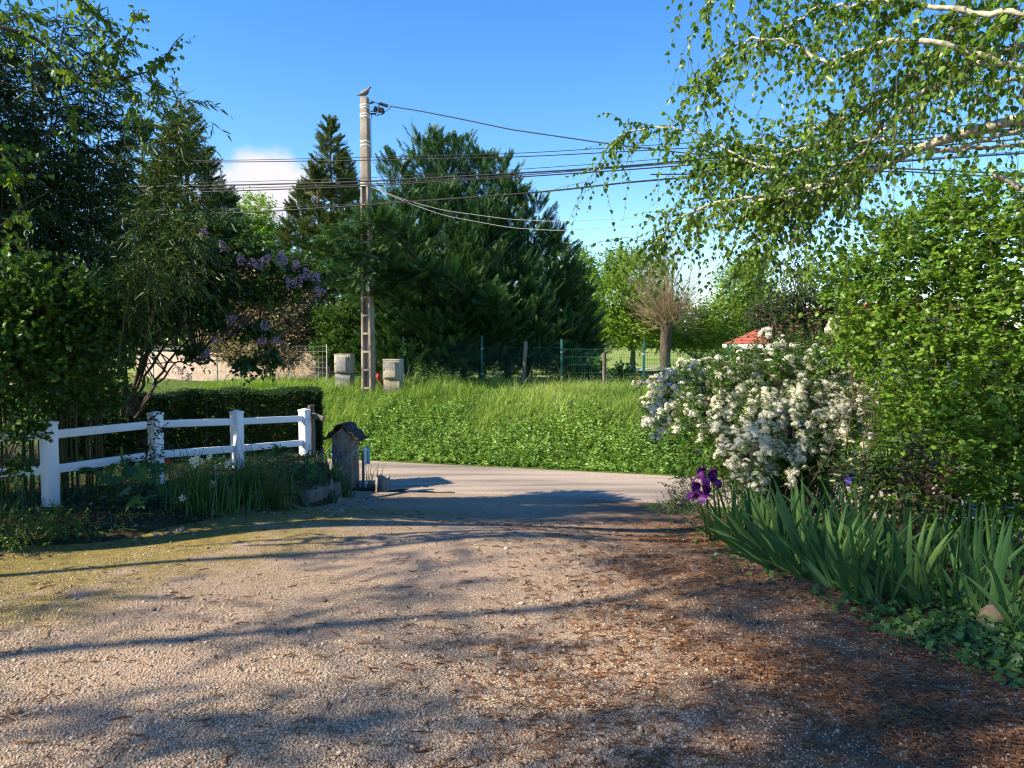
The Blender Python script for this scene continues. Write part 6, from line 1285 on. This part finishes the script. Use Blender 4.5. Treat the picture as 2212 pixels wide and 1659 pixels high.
# ================================================================== loose gravel, fallen needle twigs
r = np.random.default_rng(201)
def ico():
    t = (1 + 5 ** .5) / 2; V = nrm(np.array([(-1, t, 0), (1, t, 0), (-1, -t, 0), (1, -t, 0), (0, -1, t), (0, 1, t), (0, -1, -t), (0, 1, -t), (t, 0, -1), (t, 0, 1), (-t, 0, -1), (-t, 0, 1)], float))
    return V, [(0, 11, 5), (0, 5, 1), (0, 1, 7), (0, 7, 10), (0, 10, 11), (1, 5, 9), (5, 11, 4), (11, 10, 2), (10, 7, 6), (7, 1, 8), (3, 9, 4), (3, 4, 2), (3, 2, 6), (3, 6, 8), (3, 8, 9), (4, 9, 5), (2, 4, 11), (6, 2, 10), (8, 6, 7), (9, 8, 1)]
IV, IF = ico(); a = Acc()
def pebbles(n, smin, smax, pw, y0=2.4, y1=7.6):
    yv = y0 * (y1 / y0) ** r.uniform(0, 1, n); x = r.uniform(-.72, .72, n) * yv; k = (x > bl(yv) - .05) & (x < br(yv) + .05)
    dens = np.where(x - .08 * yv > .4, .45, 1.) * np.where(yv * .52 - x > 6, .45, 1) ; k &= r.uniform(0, 1, n) < dens; x, yv = x[k], yv[k]; n = len(x); s = smin + (smax - smin) * r.uniform(0, 1, n) ** pw
    P = np.stack([x, yv, gz(x, yv) + .012 + s * .12], 1)
    for q in range(10):
        tv = IV * np.random.default_rng(q).uniform(.7, 1.25, (12, 1)) * np.array([1, .8, .62]); i = slice(q, None, 10)
        m = len(P[i]); a.inst(T(tv, IF), P[i], r.normal(0, 1, (m, 3)) * [1, 1, .15], np.array([0, 0, 1.]) + r.normal(0, .25, (m, 3)), s[i], r.uniform(0, 1, m))
pebbles(80000, .0028, .0072, 1.7, 2.4, 6.0); pebbles(2200, .008, .015, 2.2); pebbles(70, .014, .026, 2)
tag(a.build('gravel', surfmat('gravel_stone', [(.11, .075, .05), (.26, .185, .128), (.37, .275, .19), (.49, .395, .29), (.33, .215, .135)], 60, .85, .2, use_val=True), None, (0, 4, 0), smooth=True), kind='stuff')
def litter(n, fn, lmin, lmax, rad):
    yv = 2.4 * (8.2 / 2.4) ** r.uniform(0, 1, n); x = r.uniform(-.72, .72, n) * yv; k = (x > bl(yv)) & (x < br(yv) + .25) & (r.uniform(0, 1, n) < fn(x, yv)); x, yv = x[k], yv[k]; n = len(x)
    an = r.normal(.3, 1., n); l = r.uniform(lmin, lmax, n); c = r.normal(0, .5, n); t = np.linspace(-.5, .5, 6)
    aa = an[:, None] + c[:, None] * t[None] * 2 + r.normal(0, .25, (n, 6)); P = np.stack([x[:, None] + np.cumsum(np.cos(aa), 1) / 6 * l[:, None], yv[:, None] + np.cumsum(np.sin(aa), 1) / 6 * l[:, None], 0 * aa], -1)
    P[..., 2] = gz(P[..., 0], P[..., 1]) + .017 + np.abs(r.normal(0, .004, (n, 6))); a.tubes(P, rad * np.array([.6, 1, 1.1, 1, .8, .4])[None] * r.uniform(.7, 1.3, (n, 1)), 4, r.uniform(0, 1, n))
a = Acc()
pat = lambda x, y: np.clip(.5 + .5 * np.sin(x * 2.3 + y * 1.1) * np.sin(y * 2.9 - x) + .3 * np.sin(5 * x + 4 * y), .1, 1)
litter(52000, lambda x, y: np.clip((x - .08 * y + .95) / 2.0, .04, 1) * pat(x, y) * .9, .025, .09, .0026)
litter(4500, lambda x, y: np.clip((x + 1.6) / 2.5, .1, .8) * .6, .05, .12, .003)
tag(a.build('fallen_twigs', surfmat('dead_needle_twig', [(.055, .025, .012), (.15, .065, .028), (.27, .125, .055)], 40, .9, .2, use_val=True), None, (1, 4, 0)), kind='stuff')

# three unseen trees; boughs placed along sun rays to streak the drive with shade
r = np.random.default_rng(231)
trunks = [(-9.4, 3.4), (-10.2, 1.4), (-9.6, -.6)]
bough_sets = [[], [], []]
def add_bough(gx, gy, ln, wd_, dn):  # sets a bough sunward of the ground spot it should shade
    k = int(np.argmin([abs(gy - TOSUN[1] / TOSUN[0] * 0 - (ty + 9.6 * .287 / .958)) + r.uniform(0, .8) for tx, ty in trunks])); tx, ty = trunks[k]
    t = (tx + r.normal(0, .7) - gx) / TOSUN[0]; c = np.array([gx, gy, 0]) + TOSUN * t
    bough_sets[k].append((c[0] - tx, c[1] - ty, c[2], ln, wd_, .06, math.atan2(TOSUN[1], TOSUN[0]) + r.normal(0, .45), dn))
for _ in range(235):
    gy = 2.6 * (7.2 / 2.6) ** r.uniform(0, 1); gx = r.uniform(-.68, .68) * gy
    dens = np.clip(.42 + .2 * (gx - .1 * gy) + .1 * math.sin(gx * 2.2 + gy * 3.3), .16, .95)
    if r.uniform() > dens: continue
    add_bough(gx, gy, r.uniform(.3, .75), r.uniform(.05, .13), 1.)
for (gx, gy, ln, w_) in ((2.2, 3.2, .9, .3), (2.6, 4.0, .9, .3), (1.9, 4.4, .8, .22), (2.9, 3.4, .9, .3), (1.5, 3.0, .7, .2), (1.2, 5.6, .8, .2), (.4, 6.2, .9, .18), (-1.2, 5.6, .7, .14), (-2.6, 4.5, .7, .16), (-1.9, 3.1, .5, .12)): add_bough(gx, gy, ln, w_, 1.)
labs = ['tall dark conifer with level boughs standing left of the drive entrance', 'spreading conifer with layered boughs farther back left of the drive', 'slender layered conifer nearer the viewer left of the drive']
for k in range(3):
    tx, ty = trunks[k]; r = np.random.default_rng(240 + k); b = onground(tx, ty); root = thing('garden_tree', labs[k], 'tree', b); a, wd = Acc(), Acc(); zm = max(e[2] for e in bough_sets[k])
    limb(wd, [b - [0, 0, .1], b + [.1, 0, zm * .5], b + [0, .1, zm + .6]], .075, .02, 14, 9, r, .05)
    for (dx, dy, z, rx, ry, rz, an, dn) in bough_sets[k]:
        c = np.array([tx + dx, ty + dy, z]); n = max(6, int(95 * rx * ry * 3 * dn + 6 * rx)); P, d = shell(r, np.zeros(3), np.array([rx, ry, rz]), n, .1); cr, sr = math.cos(an), math.sin(an); rm = np.array([[cr, sr, 0], [-sr, cr, 0], [0, 0, 1]]); P = P @ rm + c; d = d @ rm
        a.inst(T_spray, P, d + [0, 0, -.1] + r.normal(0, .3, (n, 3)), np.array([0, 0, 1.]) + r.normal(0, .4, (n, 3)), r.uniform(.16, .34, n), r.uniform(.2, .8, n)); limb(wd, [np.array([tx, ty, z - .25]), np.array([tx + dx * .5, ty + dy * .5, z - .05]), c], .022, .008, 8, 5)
        wd.tubes(np.array([c - rm[0] * rx, c, c + rm[0] * rx]), np.array([[.005, .008, .004]]), 4)
    a.build('crown', M_con, root); wd.build('trunk', M_bark1, root)
r = np.random.default_rng(221); bq = onground(-8.6, 8.6)  # unseen shrub added to keep the sun off the clipped hedge
shrub('garden_shrub', 'broad dark evergreen shrub at the far left behind the bamboo', 'shrub', bq, [(bq + np.array([dx, dy, z]), np.array([.9, .7, .7])) for dx, dy, z in ((0, 0, 1.2), (.5, .2, 2.2), (-.4, .3, 2.4), (.2, -.3, 3.2), (.9, .5, 3.0), (-.2, .6, 3.7), (.6, .9, 1.4))], M_dark, T_oval, .09, 9, .4, 160, 222, stems=14, srad=.03)
